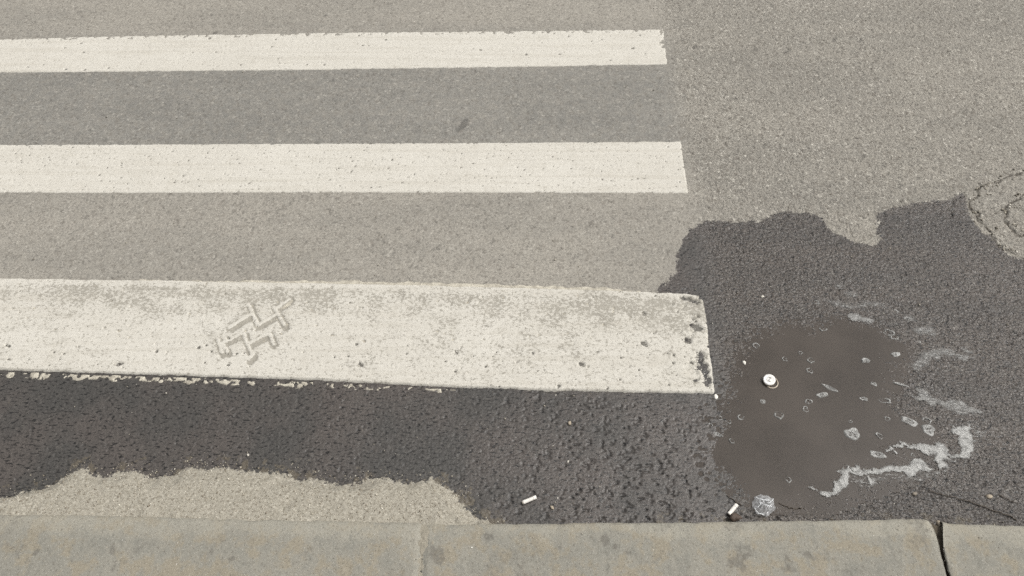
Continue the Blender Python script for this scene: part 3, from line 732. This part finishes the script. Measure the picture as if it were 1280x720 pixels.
def bubble(u, v, a, b, ang, fill, i):
    cx, cy = G(u, v)
    ppm = FPX / ((CAM_H) / (math.sin(PITCH) - (360 - v) / FPX * math.cos(PITCH)))
    fy = (CAM_H / math.hypot(CAM_H, cy))                # foreshortening of the ground
    ra, rb = a / ppm, b / ppm / fy
    th0 = math.radians(ang)
    ns, rs = 26, [1.25, 1.05, 0.92, 0.78, 0.6, 0.35]
    hz = [-0.004, 0.0003, 0.0022, 0.0020, 0.0009, 0.0007]
    tk = [0.5, 0.9, 1.0, 1.0, 0.62 if fill else 0.22, 0.55 if fill else 0.12]
    vs, at = [], []
    r2 = random.Random(i)
    ph = [r2.uniform(0, 6.28) for _ in range(5)]
    am = [r2.uniform(0.04, 0.15) for _ in range(5)]
    for j, r in enumerate(rs):
        for s in range(ns):
            t = 2 * PI * s / ns
            w = 1 + sum(am[k] * math.sin((k + 2) * t + ph[k]) for k in range(4)) * 0.8
            lx, ly = r * w * ra * math.cos(t), r * w * rb * math.sin(t)
            rim = 0.65 + 0.45 * math.sin(t + ph[4])
            vs.append((cx + lx * math.cos(th0) - ly * math.sin(th0), cy + lx * math.sin(th0) + ly * math.cos(th0), 0.0002 + ZW + hz[j] * min(1, ra / 0.008) * (rim if j in (2, 3) else 1)))
            at.append(tk[j] * (rim if j in (2, 3) and not fill else 1))
    vs.append((cx, cy, ZW + (0.0016 if fill else 0.0008))); at.append(tk[-1])
    qs, ts = [], []
    for j in range(len(rs) - 1):
        for s in range(ns):
            qs.append((j * ns + s, j * ns + (s + 1) % ns, (j + 1) * ns + (s + 1) % ns, (j + 1) * ns + s))
    for s in range(ns): ts.append(((len(rs) - 1) * ns + s, (len(rs) - 1) * ns + (s + 1) % ns, len(vs) - 1))
    if i == 0: lb = 'largest smooth round foam raft floating alone in the puddle'
    elif a > 7.5 and i > 20: lb = 'elongated foam raft beside the hooked foam streak'
    else:
        kd = 'small solid pale foam fleck' if fill else 'small ring shaped foam bubble'
        if v > 590: wh = 'alone on the puddle above the clear plastic scrap'
        elif u < 920: wh = 'by the corner of the widest stripe'
        elif u < 985 and v < 480: wh = 'near the bottle cap'
        elif v < 395: wh = 'at the far rim of the puddle'
        elif u < 1040 and v < 480: wh = 'between the bottle cap and the short lumpy strip'
        elif u < 1040: wh = 'between the bottle cap and the largest foam raft'
        elif v < 490: wh = 'below the short lumpy foam strip'
        else: wh = 'between the largest foam raft and the hooked streak'
        lb = kd + ' ' + wh
    link('foam_bubble', mesh_np('foam_bubble', vs, qs, {'thick': np.array(at), 'thin': np.zeros(len(at))}, tris=ts), M['foam'], label=lb, category='foam', group='foam bubbles on the puddle')
for i, bb in enumerate(BUB): bubble(*bb, i)

# ------------------------------------------------------------------ kerb stones
kerb = empty('kerb', (0, YK, 0), kind='structure')
def kerb_edge(x):
    pts = [(-0.0, 640), (150, 641.5), (300, 645), (527, 650), (535, 651.5), (700, 651), (900, 649), (1150, 645.5), (1164, 645.5), (1182, 651), (1280, 654)]
    w = [G(u, v, HK) for u, v in pts]
    return np.interp(x, [p[0] for p in w], [p[1] for p in w])
KST = [(757, 676, 9), (783, 690, 8), (770, 683, 4), (45, 690, 4), (700, 684, 4), (290, 698, 6), (925, 697, 17), (985, 702, 13), (1012, 692, 9), (545, 694, 14), (140, 690, 9), (610, 672, 8)]
def kerb_stone(xa, xb, seed, ends=(0, 0)):
    W = 0.15
    nl = int((xb - xa) / 0.0030)
    u = np.linspace(0, 1, nl)
    # profile from the foot of the front face, over the rounded edge, along the top to the back
    r = 0.016
    prof = [(0.0, -0.06), (0.0, -0.02), (0.0, 0.008), (0.0, HK - r)]
    for i in range(1, 8):
        a = i / 7 * PI / 2
        prof.append((r * (1 - math.cos(a)), HK - r + r * math.sin(a)))
    for i in range(1, 46): prof.append((r + (W - r) * i / 45, HK))
    prof += [(W + 0.001, HK - 0.02), (W + 0.001, -0.06)]
    P = np.array(prof)
    np_ = len(P)
    bx = xa + (xb - xa) * u
    X = np.repeat(bx[None, :], np_, 0); D = np.repeat(P[:, 0][:, None], nl, 1); Z = np.repeat(P[:, 1][:, None], nl, 1)
    ye = kerb_edge(X)
    # skewed, chipped ends
    ea = 0.010 * fbm(D * 1.0, Z + seed, 0.03, 3, seed) + 0.14 * D * 1.0
    cha = ends[0] * ss(0.06, 0.0, D) ** 2; chb = ends[1] * ss(0.05, 0.0, D) ** 2
    X = X + ss(0.06, 0.0, X - xa) * (0.4 * ea * (ends[0] != 0) - 0.12 * D * (ends[0] != 0) * 1.6 + cha) + ss(0.06, 0.0, xb - X) * (0.4 * ea * (ends[1] != 0) - 0.12 * D * (ends[1] != 0) * 1.6 - chb)
    Y = ye - D + 0.0
    topm = ss(HK - 0.03, HK - 0.004, Z)
    n1 = fbm(X, D * 1.3 + seed, 0.12, 4, seed + 1); n2 = fbm(X, D + seed, 0.014, 3, seed + 2)
    Y = Y + (0.0022 * fbm(X, Z, 0.03, 3, seed + 3) - 0.002 * np.clip(fbm(X, Z + D, 0.05, 3, seed + 4) - 0.2, 0, 1) * 4) * ss(0.02, 0.0, D)
    Z = Z + topm * (0.0012 * n1 + 0.0006 * n2 - 0.0012 * ss(0.25, 0.60, fbm(X, D, 0.016, 3, seed + 5)) - 0.004 * ss(0.014, 0.0, np.minimum(X - X.min(), X.max() - X)))
    Z = Z - topm * 0.0012 * ss(0.05, 0.02, D + 0.02 * fbm(X, D, 0.1, 2, seed + 6))
    worn = ss(0.065, 0.015, D + 0.045 * fbm(X, D, 0.10, 4, seed + 7)) * 0.75 + 0.5 * ss(0.05, 0.0, np.minimum(xb - X, X - xa))
    worn = np.clip(worn + 0.25 * fbm(X, D, 0.05, 3, seed + 8), 0, 1)
    stain = 0.42 * ss(0.10, 0.55, fbm(X * 1.4 + 0.6 * D, D, 0.07, 4, seed + 9)) * ss(-0.25, 0.3, fbm(X, D, 0.3, 2, seed + 10))
    for (uu, vv, rp) in KST:
        cx, cy = G(uu, vv, HK); rr = rp / 620
        q = np.sqrt((X - cx) ** 2 + (Y - cy) ** 2) + rr * 0.8 * fbm(X, Y, 0.015, 3, 1000 + uu)
        stain = np.maximum(stain, 0.62 * ss(rr, rr * 0.4, q))
    stain = np.maximum(stain, 0.55 * ss(0.02, -0.01, Z) * (D < 0.01))
    verts = np.stack([X.ravel(), Y.ravel(), Z.ravel()], -1)
    q = grid_quads(np_, nl).reshape(-1, 4)[:, ::-1]
    me = mesh_np('kerb_stone', verts, q, {'stain': stain, 'worn': worn})
    bm = bmesh.new(); bm.from_mesh(me)                 # close the two ends and the foot
    bmesh.ops.holes_fill(bm, edges=[e for e in bm.edges if e.is_boundary], sides=0)
    bmesh.ops.recalc_face_normals(bm, faces=bm.faces)
    bm.to_mesh(me); bm.free()
    o = link('kerb_stone', me, M['conc'], kerb)
    o.matrix_parent_inverse = Matrix.Translation((0, -YK, 0))
    return o
XA, XB = G(530, 651, HK)[0], G(1171, 648, HK)[0]
for n in (-3, -2): kerb_stone(XA - 1.005 * (-n) , XA - 1.005 * (-n - 1) - 0.006, 1100 + n)
kerb_stone(XA - 1.005, XA - 0.0003, 1110, (0, 0))
kerb_stone(XA + 0.0003, XB - 0.0028, 1120, (0, 0.008))
kerb_stone(XB + 0.0028, XB + 1.0, 1130, (0.010, 0))
kerb_stone(XB + 1.006, XB + 2.0, 1140)
# filled joint and the soil deep in the open joint
def strip_fill(name, xc, wdt, z0, amp, mat, seed, skew=0.0):
    x = np.linspace(-wdt, wdt, 60); d = np.linspace(0.004, 0.15, 90)
    X = np.repeat(x[None, :], 90, 0); D = np.repeat(d[:, None], 60, 1)
    Y = kerb_edge(X + xc) - D
    Z = z0 + amp * fbm(X, D, 0.022, 4, seed) - 0.012 * ss(0.55, 1.0, np.abs(X + 0.010 * fbm(X, D, 0.04, 3, seed + 2)) / wdt) - 0.008 * ss(0.012, 0.0, D)
    me = mesh_np(name, np.stack([(X + xc + skew * D).ravel(), Y.ravel(), Z.ravel()], -1), grid_quads(90, 60).reshape(-1, 4)[:, ::-1])
    o = link(name, me, M[mat], kerb)
    o.matrix_parent_inverse = Matrix.Translation((0, -YK, 0))
strip_fill('joint_mortar', XA, 0.040, HK - 0.0026, 0.0045, 'mortar', 1200)
strip_fill('joint_soil', XB, 0.022, HK - 0.013, 0.007, 'soil', 1210, 0.1)

# pavement behind the kerb, under the camera
def pavement():
    xs = np.concatenate([[-70, -20, -6], np.linspace(-3.2, 3.2, 220), [6, 20, 70]])
    d = np.concatenate([[0.149], 0.15 + np.cumsum(0.02 * 1.06 ** np.arange(50)), [15, 70]])
    X = np.repeat(xs[None, :], len(d), 0); D = np.repeat(d[:, None], len(xs), 1)
    Y = kerb_edge(X) - D
    Z = HK - 0.006 + 0.002 * fbm(X, Y, 0.2, 3, 1300)
    f = {k: X * 0 for k in AT}
    f['tone'] = X * 0 + 0.6; f['coarse'] = X * 0 + 0.5; f['joint'] = X * 0 + 0.2
    link('pavement', mesh_np('pavement', np.stack([X.ravel(), Y.ravel(), Z.ravel()], -1), grid_quads(*X.shape).reshape(-1, 4)[:, ::-1], f), M['road'], kind='structure')
pavement()

# ------------------------------------------------------------------ ground height look-up
def zroad(x, y):
    f = road_fields(np.array([[x]]), np.array([[y]]))
    return float(f['z'][0, 0])

# ------------------------------------------------------------------ loose grains
def rock_template(seed, sub=1):
    bm = bmesh.new(); bmesh.ops.create_icosphere(bm, subdivisions=sub, radius=1.0)
    r = random.Random(seed)
    for v in bm.verts: v.co *= r.uniform(0.72, 1.15)
    vs = np.array([v.co[:] for v in bm.verts]); fs = np.array([[v.index for v in f.verts] for f in bm.faces])
    bm.free(); return vs, fs
def grains(name, pts, sizes, mat, seed, **props):
    tv, tf = rock_template(seed, 1)
    n = len(pts); r = np.random.default_rng(seed)
    an = r.uniform(0, 2 * PI, n); sq = r.uniform(0.55, 1.0, (n, 3))
    L = tv[None] * sq[:, None, :] * sizes[:, None, None]
    ca, sa = np.cos(an)[:, None], np.sin(an)[:, None]
    W = np.stack([L[..., 0] * ca - L[..., 1] * sa, L[..., 0] * sa + L[..., 1] * ca, L[..., 2] * 0.8], -1) + pts[:, None, :]
    tris = (tf[None] + (np.arange(n) * len(tv))[:, None, None]).reshape(-1, 3)
    val = np.repeat(r.random(n), len(tv))
    me = mesh_np(name, W.reshape(-1, 3), np.zeros((0, 4), int), {'shade': val}, smooth=False, tris=tris)
    return link(name, me, mat, **props)
def mat_grain(name, a, b, c):
    k = NT(name); s = k.attr('shade')
    col = k.mx(k.mr(s, 0.1, 0.8), a, b); col = k.mx(k.mr(s, 0.86, 0.95), col, c)
    return k.done(k.bsdf(col, 0.85, None, 0.3))
gm = mat_grain('sand_grain', (0.17, 0.145, 0.11), (0.33, 0.30, 0.24), (0.50, 0.47, 0.40))
N = 9000
gxx = rng.uniform(G(-120, 640)[0], G(640, 640)[0], N); gyy = rng.uniform(YK + 0.004, YK + 0.17, N)
ff = road_fields(gxx[None, :], gyy[None, :])
dens = np.clip(ff['sand'][0], 0, 1) + 0.45 * np.exp(-np.maximum(ff['dw'][0], 0) / 0.012) * (ff['sand'][0] < 0.5)
sel = rng.random(N) < dens * 0.75
sz = np.clip(rng.lognormal(-6.75, 0.38, N), 0.0005, 0.0028)
grains('sand_grains', np.stack([gxx, gyy, ff['z'][0] + sz * 0.25], -1)[sel], sz[sel], gm, 21, kind='stuff', label='loose dry sand grains banked against the kerb', category='sand')
# grit scattered over the road and kerb
N = 1500
rx = rng.uniform(-1.9, 2.0, N); ryy = YK + 0.01 + 1.95 * rng.random(N) ** 1.3
ff = road_fields(rx[None, :], ryy[None, :])
sz = np.clip(rng.lognormal(-6.6, 0.40, N), 0.0007, 0.0034)
inp = sdf(rx, ryy, PUD) > -0.01
on = np.zeros(N, bool)
for s_ in (S1, S2, S3): on |= sdf(rx, ryy, s_) > -0.005
keep = ~inp & ~on
gm2 = mat_grain('grit', (0.14, 0.125, 0.10), (0.30, 0.275, 0.225), (0.52, 0.49, 0.43))
grains('road_grit', np.stack([rx, ryy, ff['z'][0] + sz * 0.3], -1)[keep], sz[keep], gm2, 22, kind='stuff', label='fine loose grit scattered over the asphalt', category='grit')
N = 420
kx = rng.uniform(-1.15, 1.15, N); kd = rng.uniform(0.018, 0.14, N)
sz = np.clip(rng.lognormal(-6.95, 0.35, N), 0.0005, 0.0022)
grains('kerb_grit', np.stack([kx, kerb_edge(kx) - kd, np.full(N, HK) + sz * 0.1 - 0.0004], -1), sz, mat_grain('kerb_grit', (0.20, 0.18, 0.145), (0.34, 0.31, 0.26), (0.62, 0.60, 0.55)), 23, kind='stuff', label='fine pale grit lying on the kerb', category='grit')
# crumbs along the cracks
cp = []
for c in CRACKS[:2]:
    for (a, b) in zip(c[:-1], c[1:]):
        for _ in range(6):
            t = random.random(); cp.append((a[0] + (b[0] - a[0]) * t + random.gauss(0, 0.009), a[1] + (b[1] - a[1]) * t + random.gauss(0, 0.012)))
cp = np.array(cp); ff = road_fields(cp[None, :, 0], cp[None, :, 1])
sz = np.clip(rng.lognormal(-5.75, 0.42, len(cp)), 0.0015, 0.0062)
grains('crack_crumbs', np.stack([cp[:, 0], cp[:, 1], ff['z'][0] + sz * 0.2], -1), sz, gm2, 24, kind='stuff', label='loose asphalt crumbs along the cracks', category='crumbs')

# ------------------------------------------------------------------ pebbles and chips
def pebble(name, u, v, size, mat, label, cat, seed, flat=0.6, group=None, z=None):
    x, y = G(u, v, 0 if z is None else z)
    vs, fs = rock_template(seed, 2)
    vs = vs * np.array([1.25, 0.85, flat]) * size
    a = random.Random(seed).uniform(0, PI); R = Matrix.Rotation(a, 3, 'Z')
    vs = np.array([tuple(R @ Vector(p)) for p in vs])
    o = link(name, mesh_np(name, vs, np.zeros((0, 4), int), tris=fs, smooth=True), mat, label=label, category=cat)
    o.location = (x, y, (zroad(x, y) if z is None else z) + size * flat * 0.55)
    if group: o['group'] = group
    return o
m_brown = mat_simple('brown_stone', (0.20, 0.165, 0.12), (0.36, 0.31, 0.24), 0.8)
m_pale = mat_simple('pale_stone', (0.36, 0.34, 0.29), (0.52, 0.49, 0.43), 0.8)
m_wht = mat_simple('white_chip', (0.55, 0.52, 0.46), (0.68, 0.66, 0.60), 0.7)
pebble('pebble', 1237, 620.5, 0.0058, m_brown, 'tan pebble beside the thin dark twig near the kerb', 'pebble', 31)
pebble('pebble', 1143.5, 617, 0.0050, mat_simple('dark_chip', (0.10, 0.085, 0.065), (0.24, 0.21, 0.17), 0.7), 'dark brown bark chip lying just off the tip of the twig', 'chip', 32, 0.45)
pebble('paint_chip', 930.5, 453, 0.0044, m_wht, 'bright white chip in the puddle near the bottle cap', 'chip', 33, 0.5)
pebble('paint_chip', 895, 496, 0.0055, m_wht, 'white paint flake off the corner of the widest worn stripe', 'chip', 34, 0.25)
pebble('pebble', 712, 529.5, 0.0048, m_brown, 'pale tan pebble alone on wet asphalt below the widest stripe', 'pebble', 35)
pebble('pebble', 710, 577, 0.0026, m_pale, 'tiny pale pebble above the lying cigarette butt', 'pebble', 36)
pebble('pebble', 690, 634, 0.0042, m_brown, 'small sandy clod right of the lying cigarette butt', 'pebble', 37, 0.4)
pebble('pebble', 310, 569, 0.0030, m_pale, 'small pale pebble on wet asphalt above the dry sand', 'pebble', 38)
pebble('pebble', 953, 371, 0.0042, m_pale, 'thin pale sliver on wet asphalt above the puddle', 'pebble', 39, 0.3)
# crumbs stuck in the open kerb joint
for i, (u, v, s) in enumerate([(1173, 655, 0.0055), (1178, 662, 0.006), (1183, 668, 0.0045), (1176, 667, 0.0035), (1186, 690, 0.003)]):
    pebble('joint_crumb', u, v, s, m_brown if i < 4 else m_wht, 'soil crumb wedged in the open joint between kerb stones' if i < 4 else 'white scrap of paper stuck in the open kerb joint', 'crumb', 50 + i, 0.7, 'crumbs in the kerb joint' if i < 4 else None, z=HK - 0.018)

# ------------------------------------------------------------------ tubes: twigs
def tube(name, pts, r0, r1, mat, seg=8, **props):
    vs, qs = [], []
    n = len(pts)
    for i, p in enumerate(pts):
        p = Vector(p)
        d = (Vector(pts[min(i + 1, n - 1)]) - Vector(pts[max(i - 1, 0)])).normalized()
        s = d.cross(Vector((0, 0, 1))).normalized(); t = s.cross(d)
        r = r0 + (r1 - r0) * i / (n - 1)
        for k in range(seg):
            a = 2 * PI * k / seg
            vs.append(p + (s * math.cos(a) + t * math.sin(a)) * r)
        if i:
            for k in range(seg): qs.append(((i - 1) * seg + k, (i - 1) * seg + (k + 1) % seg, i * seg + (k + 1) % seg, i * seg + k))
    c0, c1 = len(vs), len(vs) + 1
    vs += [Vector(pts[0]), Vector(pts[-1])]
    ts = [(c0, (k + 1) % seg, k) for k in range(seg)] + [(c1, (n - 1) * seg + k, (n - 1) * seg + (k + 1) % seg) for k in range(seg)]
    return link(name, mesh_np(name, np.array([v[:] for v in vs]), qs, tris=ts), mat, **props)
m_twig = mat_simple('twig_bark', (0.030, 0.024, 0.018), (0.085, 0.068, 0.050), 0.75, 500)
def twig(px, r0, r1, label, wob=0.0015, seed=0):
    r = random.Random(seed); pts = []
    for (a, b) in zip(px[:-1], px[1:]):
        for t in np.linspace(0, 1, 7)[:-1]:
            x, y = G(a[0] + (b[0] - a[0]) * t, a[1] + (b[1] - a[1]) * t)
            pts.append((x + r.gauss(0, wob), y + r.gauss(0, wob), zroad(x, y) * 0.5 + r0 * 0.9))
    tube('twig', pts, r0, r1, m_twig, label=label, category='twig')
twig([(1159, 612), (1185, 620), (1212, 627), (1240, 637), (1262, 644), (1272, 651)], 0.0008, 0.0013, 'long thin dark twig slanting down to the kerb on wet asphalt', 0.0011, 1)
twig([(972, 628), (985, 633), (994, 636), (1004, 634.5)], 0.0007, 0.0011, 'short dark twig just right of the clear plastic scrap', 0.0009, 2)
twig([(909, 620), (919, 626), (929, 632)], 0.0007, 0.0010, 'short dark twig just above the upright cigarette butt', 0.0009, 3)
twig([(1248, 618), (1258, 623), (1270, 629)], 0.0006, 0.0009, 'dark stem fragment just right of the tan pebble', 0.0009, 4)

# ------------------------------------------------------------------ cigarette butts
m_paper = mat_simple('cigarette_paper', (0.56, 0.53, 0.49), (0.66, 0.63, 0.58), 0.75, 200)
m_tip = mat_simple('filter_paper', (0.60, 0.57, 0.52), (0.70, 0.67, 0.62), 0.7, 200)
m_fib = mat_simple('filter_fibre', (0.42, 0.37, 0.28), (0.58, 0.53, 0.44), 0.9, 900)
m_ash = mat_simple('burnt_end', (0.02, 0.018, 0.016), (0.07, 0.06, 0.055), 0.95, 900)
def butt(p0, p1, rad, label, burnt, seed):
    a, b = Vector((*G(*p0), 0)), Vector((*G(*p1), 0))
    mid = (a + b) / 2; L = (b - a).length; ang = math.atan2(b.y - a.y, b.x - a.x)
    root = empty('cigarette_butt', (mid.x, mid.y, zroad(mid.x, mid.y) + 0.0008), label=label, category='cigarette butt', group='cigarette butts by the kerb')
    root.rotation_euler = (0, 0, ang)
    r = random.Random(seed)
    def shell(name, x0, x1, rr, mat, n=9, crease=0.05):
        vs, qs, seg = [], [], 24
        for i in range(n):
            x = x0 + (x1 - x0) * i / (n - 1)
            for k in range(seg):
                t = 2 * PI * k / seg
                q = rr * (1 + crease * math.sin(2 * t + 1.3 * x / 0.006 + seed) * 0.6 + r.uniform(-1, 1) * crease * 0.3)
                vs.append((x, q * math.cos(t), rr + q * math.sin(t) * 0.93))
            if i:
                for k in range(seg): qs.append(((i - 1) * seg + k, (i - 1) * seg + (k + 1) % seg, i * seg + (k + 1) % seg, i * seg + k))
        ts = []
        for base, xx, s in ((0, x0, 1), ((n - 1) * seg, x1, -1)):
            vs.append((xx, 0, rr)); c = len(vs) - 1
            for k in range(seg): ts.append((c, base + (k + 1) % seg, base + k) if s > 0 else (c, base + k, base + (k + 1) % seg))
        me = mesh_np(name, np.array(vs), qs, tris=ts)
        o = link(name, me, mat, root); return o
    shell('paper', -L / 2, L * 0.28, rad, m_paper, 12)
    shell('filter_band', L * 0.27, L / 2, rad * 1.03, m_tip, 7, 0.03)
    shell('filter_end', L / 2 - 0.0004, L / 2 + 0.0003, rad * 0.88, m_fib, 2, 0.0)
    shell('burnt_tip' if burnt else 'torn_end', -L / 2 - 0.0012, -L / 2 + 0.0004, rad * 0.86, m_ash if burnt else m_fib, 3, 0.12)
butt((653.5, 628.8), (670, 621.8), 0.0039, 'white cigarette butt lying flat on wet asphalt by the sand edge', False, 3)
butt((910.5, 643.5), (920.5, 631.5), 0.0040, 'short white cigarette butt with burnt tip beside the clear plastic scrap', True, 8)

# ------------------------------------------------------------------ brown leaf scrap under the second butt
def leaf():
    pts = [(912, 649), (915, 643), (921, 640.5), (926, 645), (929, 649), (922, 651), (918, 653.5)]
    w = [G(u, v - 2, 0.01) for u, v in pts]
    cx = sum(p[0] for p in w) / len(w); cy = sum(p[1] for p in w) / len(w)
    y_min = kerb_edge(np.array([cx]))[0] + 0.0015
    vs = []; n = len(w)
    for rr in (1.0, 0.55):
        for i, p in enumerate(w):
            vs.append((cx + (p[0] - cx) * rr, max(y_min, cy + (p[1] - cy) * rr), 0.0035 + 0.003 * math.sin(i * 1.7 + rr) + (0.003 if rr < 1 else 0)))
    vs.append((cx, max(cy, y_min), 0.007))
    qs = [(i, (i + 1) % n, n + (i + 1) % n, n + i) for i in range(n)]
    ts = [(n + i, n + (i + 1) % n, 2 * n) for i in range(n)]
    o = link('leaf_scrap', mesh_np('leaf_scrap', vs, qs, tris=ts, smooth=False), mat_simple('dead_leaf', (0.045, 0.032, 0.024), (0.085, 0.060, 0.045), 0.7),
             label='dark brown leaf scrap under the short cigarette butt against the kerb', category='leaf')
    md = o.modifiers.new('thickness', 'SOLIDIFY'); md.thickness = 0.0006
leaf()

# ------------------------------------------------------------------ clear plastic scrap
def wrapper():
    out = [(941, 629), (943.5, 620.5), (952, 617.5), (961, 619), (968.5, 626), (970, 634), (966, 640), (958.5, 644.5), (947, 642), (942, 635)]
    w = [G(u, v, 0.006) for u, v in out]
    cx = sum(p[0] for p in w) / len(w); cy = sum(p[1] for p in w) / len(w)
    n = len(w); sub = 3; ring = []
    for i in range(n):
        for k in range(sub):
            t = k / sub; ring.append((w[i][0] * (1 - t) + w[(i + 1) % n][0] * t - cx, w[i][1] * (1 - t) + w[(i + 1) % n][1] * t - cy))
    m = len(ring); rs = [1.0, 0.86, 0.70, 0.52, 0.34, 0.16]
    r = random.Random(5); vs = []
    for j, rr in enumerate(rs):
        for i, (a, b) in enumerate(ring):
            x, y = a * rr, b * rr
            fold = 0.0045 * abs(math.sin(210 * x - 330 * y + 0.9)) + 0.0035 * abs(math.sin(150 * x + 260 * y))
            vs.append((x + r.gauss(0, 0.0008), y + r.gauss(0, 0.0008), 0.0015 + (1 - rr ** 2) * 0.008 + fold * (1.15 - rr * 0.6) + r.gauss(0, 0.0007)))
    vs.append((0, 0, 0.011))
    qs, ts = [], []
    for j in range(len(rs) - 1):
        for i in range(m): qs.append((j * m + i, j * m + (i + 1) % m, (j + 1) * m + (i + 1) % m, (j + 1) * m + i))
    for i in range(m): ts.append(((len(rs) - 1) * m + i, (len(rs) - 1) * m + (i + 1) % m, len(vs) - 1))
    root = empty('plastic_wrapper', (cx, cy, zroad(cx, cy)), label='crumpled clear plastic scrap lying by the kerb next to a cigarette butt', category='plastic wrapper')
    link('film', mesh_np('film', vs, qs, tris=ts, smooth=False), M['film'], root)
    # folded creases standing up from the film
    m_edge = mat_simple('film_crease', (0.55, 0.56, 0.56), (0.72, 0.73, 0.73), 0.2, 300, 0.2, 0.8)
    for (a, b, c) in (((945, 621), (952, 624), (966, 625)), ((949, 627), (956, 630), (968, 634)), ((947, 634), (951, 630), (950, 623)), ((943, 634), (948, 641), (958, 643)), ((960, 629), (966, 625), (967, 622))):
        P = []
        for p, q in ((a, b), (b, c)):
            for t in np.linspace(0, 1, 5)[:-1]:
                u, v = p[0] + (q[0] - p[0]) * t, p[1] + (q[1] - p[1]) * t
                X, Y = G(u, v, 0.010); P.append((X - cx, Y - cy, 0.0095 + 0.001 * math.sin(9 * t)))
        o = tube('crease', P, 0.0006, 0.0011, m_edge, 5); o.parent = root
wrapper()

# ------------------------------------------------------------------ bottle cap
def cap():
    x, y = G(961.5, 476)
    z = zroad(x, y)
    root = empty('bottle_cap', (x, y, z + 0.0012), label='white topped bottle cap with torn ring standing in the puddle', category='bottle cap')
    tilt = Matrix.Rotation(math.radians(-9), 4, 'Y') @ Matrix.Rotation(math.radians(7), 4, 'X')
    m_white = mat_simple('cap_enamel', (0.66, 0.64, 0.60), (0.76, 0.74, 0.70), 0.35, 120, 0.1, 0.5)
    m_skirt = mat_simple('cap_skirt', (0.19, 0.145, 0.10), (0.34, 0.28, 0.21), 0.38, 160, 0.25, 0.5, Metallic=0.35)
    m_ring = mat_simple('torn_ring', (0.38, 0.325, 0.25), (0.52, 0.46, 0.375), 0.4, 200, 0.2, 0.5)
    m_mark = mat_simple('cap_mark', (0.20, 0.20, 0.19), (0.32, 0.31, 0.30), 0.5)
    def lathe(name, prof, mat, seg=48, rib=0.0, parent=root, mat4=tilt, off=(0, 0, 0), a0=0.0, a1=2 * PI):
        full = abs(a1 - a0 - 2 * PI) < 1e-6
        ns = seg if full else seg + 1
        vs, qs = [], []
        for j, (r, h) in enumerate(prof):
            for k in range(ns):
                t = a0 + (a1 - a0) * k / seg
                q = r + (rib * (0.5 - (k % 2)) if 0 < j < len(prof) - 1 else 0)
                vs.append(mat4 @ Vector((q * math.cos(t), q * math.sin(t), h)) + Vector(off))
        for j in range(len(prof) - 1):
            for k in range(seg):
                k2 = (k + 1) % ns
                qs.append((j * ns + k, j * ns + k2, (j + 1) * ns + k2, (j + 1) * ns + k))
        return link(name, mesh_np(name, np.array([v[:] for v in vs]), qs, smooth=True), mat, parent)
    R, H = 0.0132, 0.0125
    lathe('skirt', [(R - 0.0008, 0.0), (R + 0.0004, 0.0006), (R, 0.003), (R, H - 0.0035), (R - 0.0001, H - 0.0022)], m_skirt, 96, 0.0005)
    top = lathe('top', [(R + 0.0003, H - 0.0028), (R + 0.0002, H - 0.0012), (R - 0.0008, H - 0.0001), (R - 0.0024, H + 0.0003), (R - 0.0034, H - 0.0001), (0.004, H - 0.0002), (0.0001, H - 0.0002)], m_white, 48)
    mk = lathe('emblem', [(0.0062, H + 0.00005), (0.0060, H + 0.0004), (0.0054, H + 0.0004), (0.0052, H + 0.00005)], m_mark, 40, 0, top, tilt, (0, 0, 0), 0.4, 5.2)
    sp = []
    for i in range(22):                                  # the small S-shaped mark inside it
        t = i / 21
        sp.append(tilt @ Vector((0.0026 * math.sin(2 * PI * t) + 0.0004, 0.0040 - 0.008 * t, H + 0.0003)))
    tube('emblem_mark', [tuple(p) for p in sp], 0.0006, 0.0006, m_mark, 6).parent = top
    tr = Matrix.Rotation(math.radians(4), 4, 'X')
    lathe('torn_ring', [(R + 0.0002, 0.0), (R + 0.0022, 0.0002), (R + 0.0024, 0.0030), (R + 0.0016, 0.0046), (R + 0.0004, 0.0044), (R + 0.0001, 0.0008)], m_ring, 44, 0.0, root, tr, (0.0042, -0.0036, 0.0002), -2.35, 1.05)
cap()
print('verts road', len(road.data.vertices))
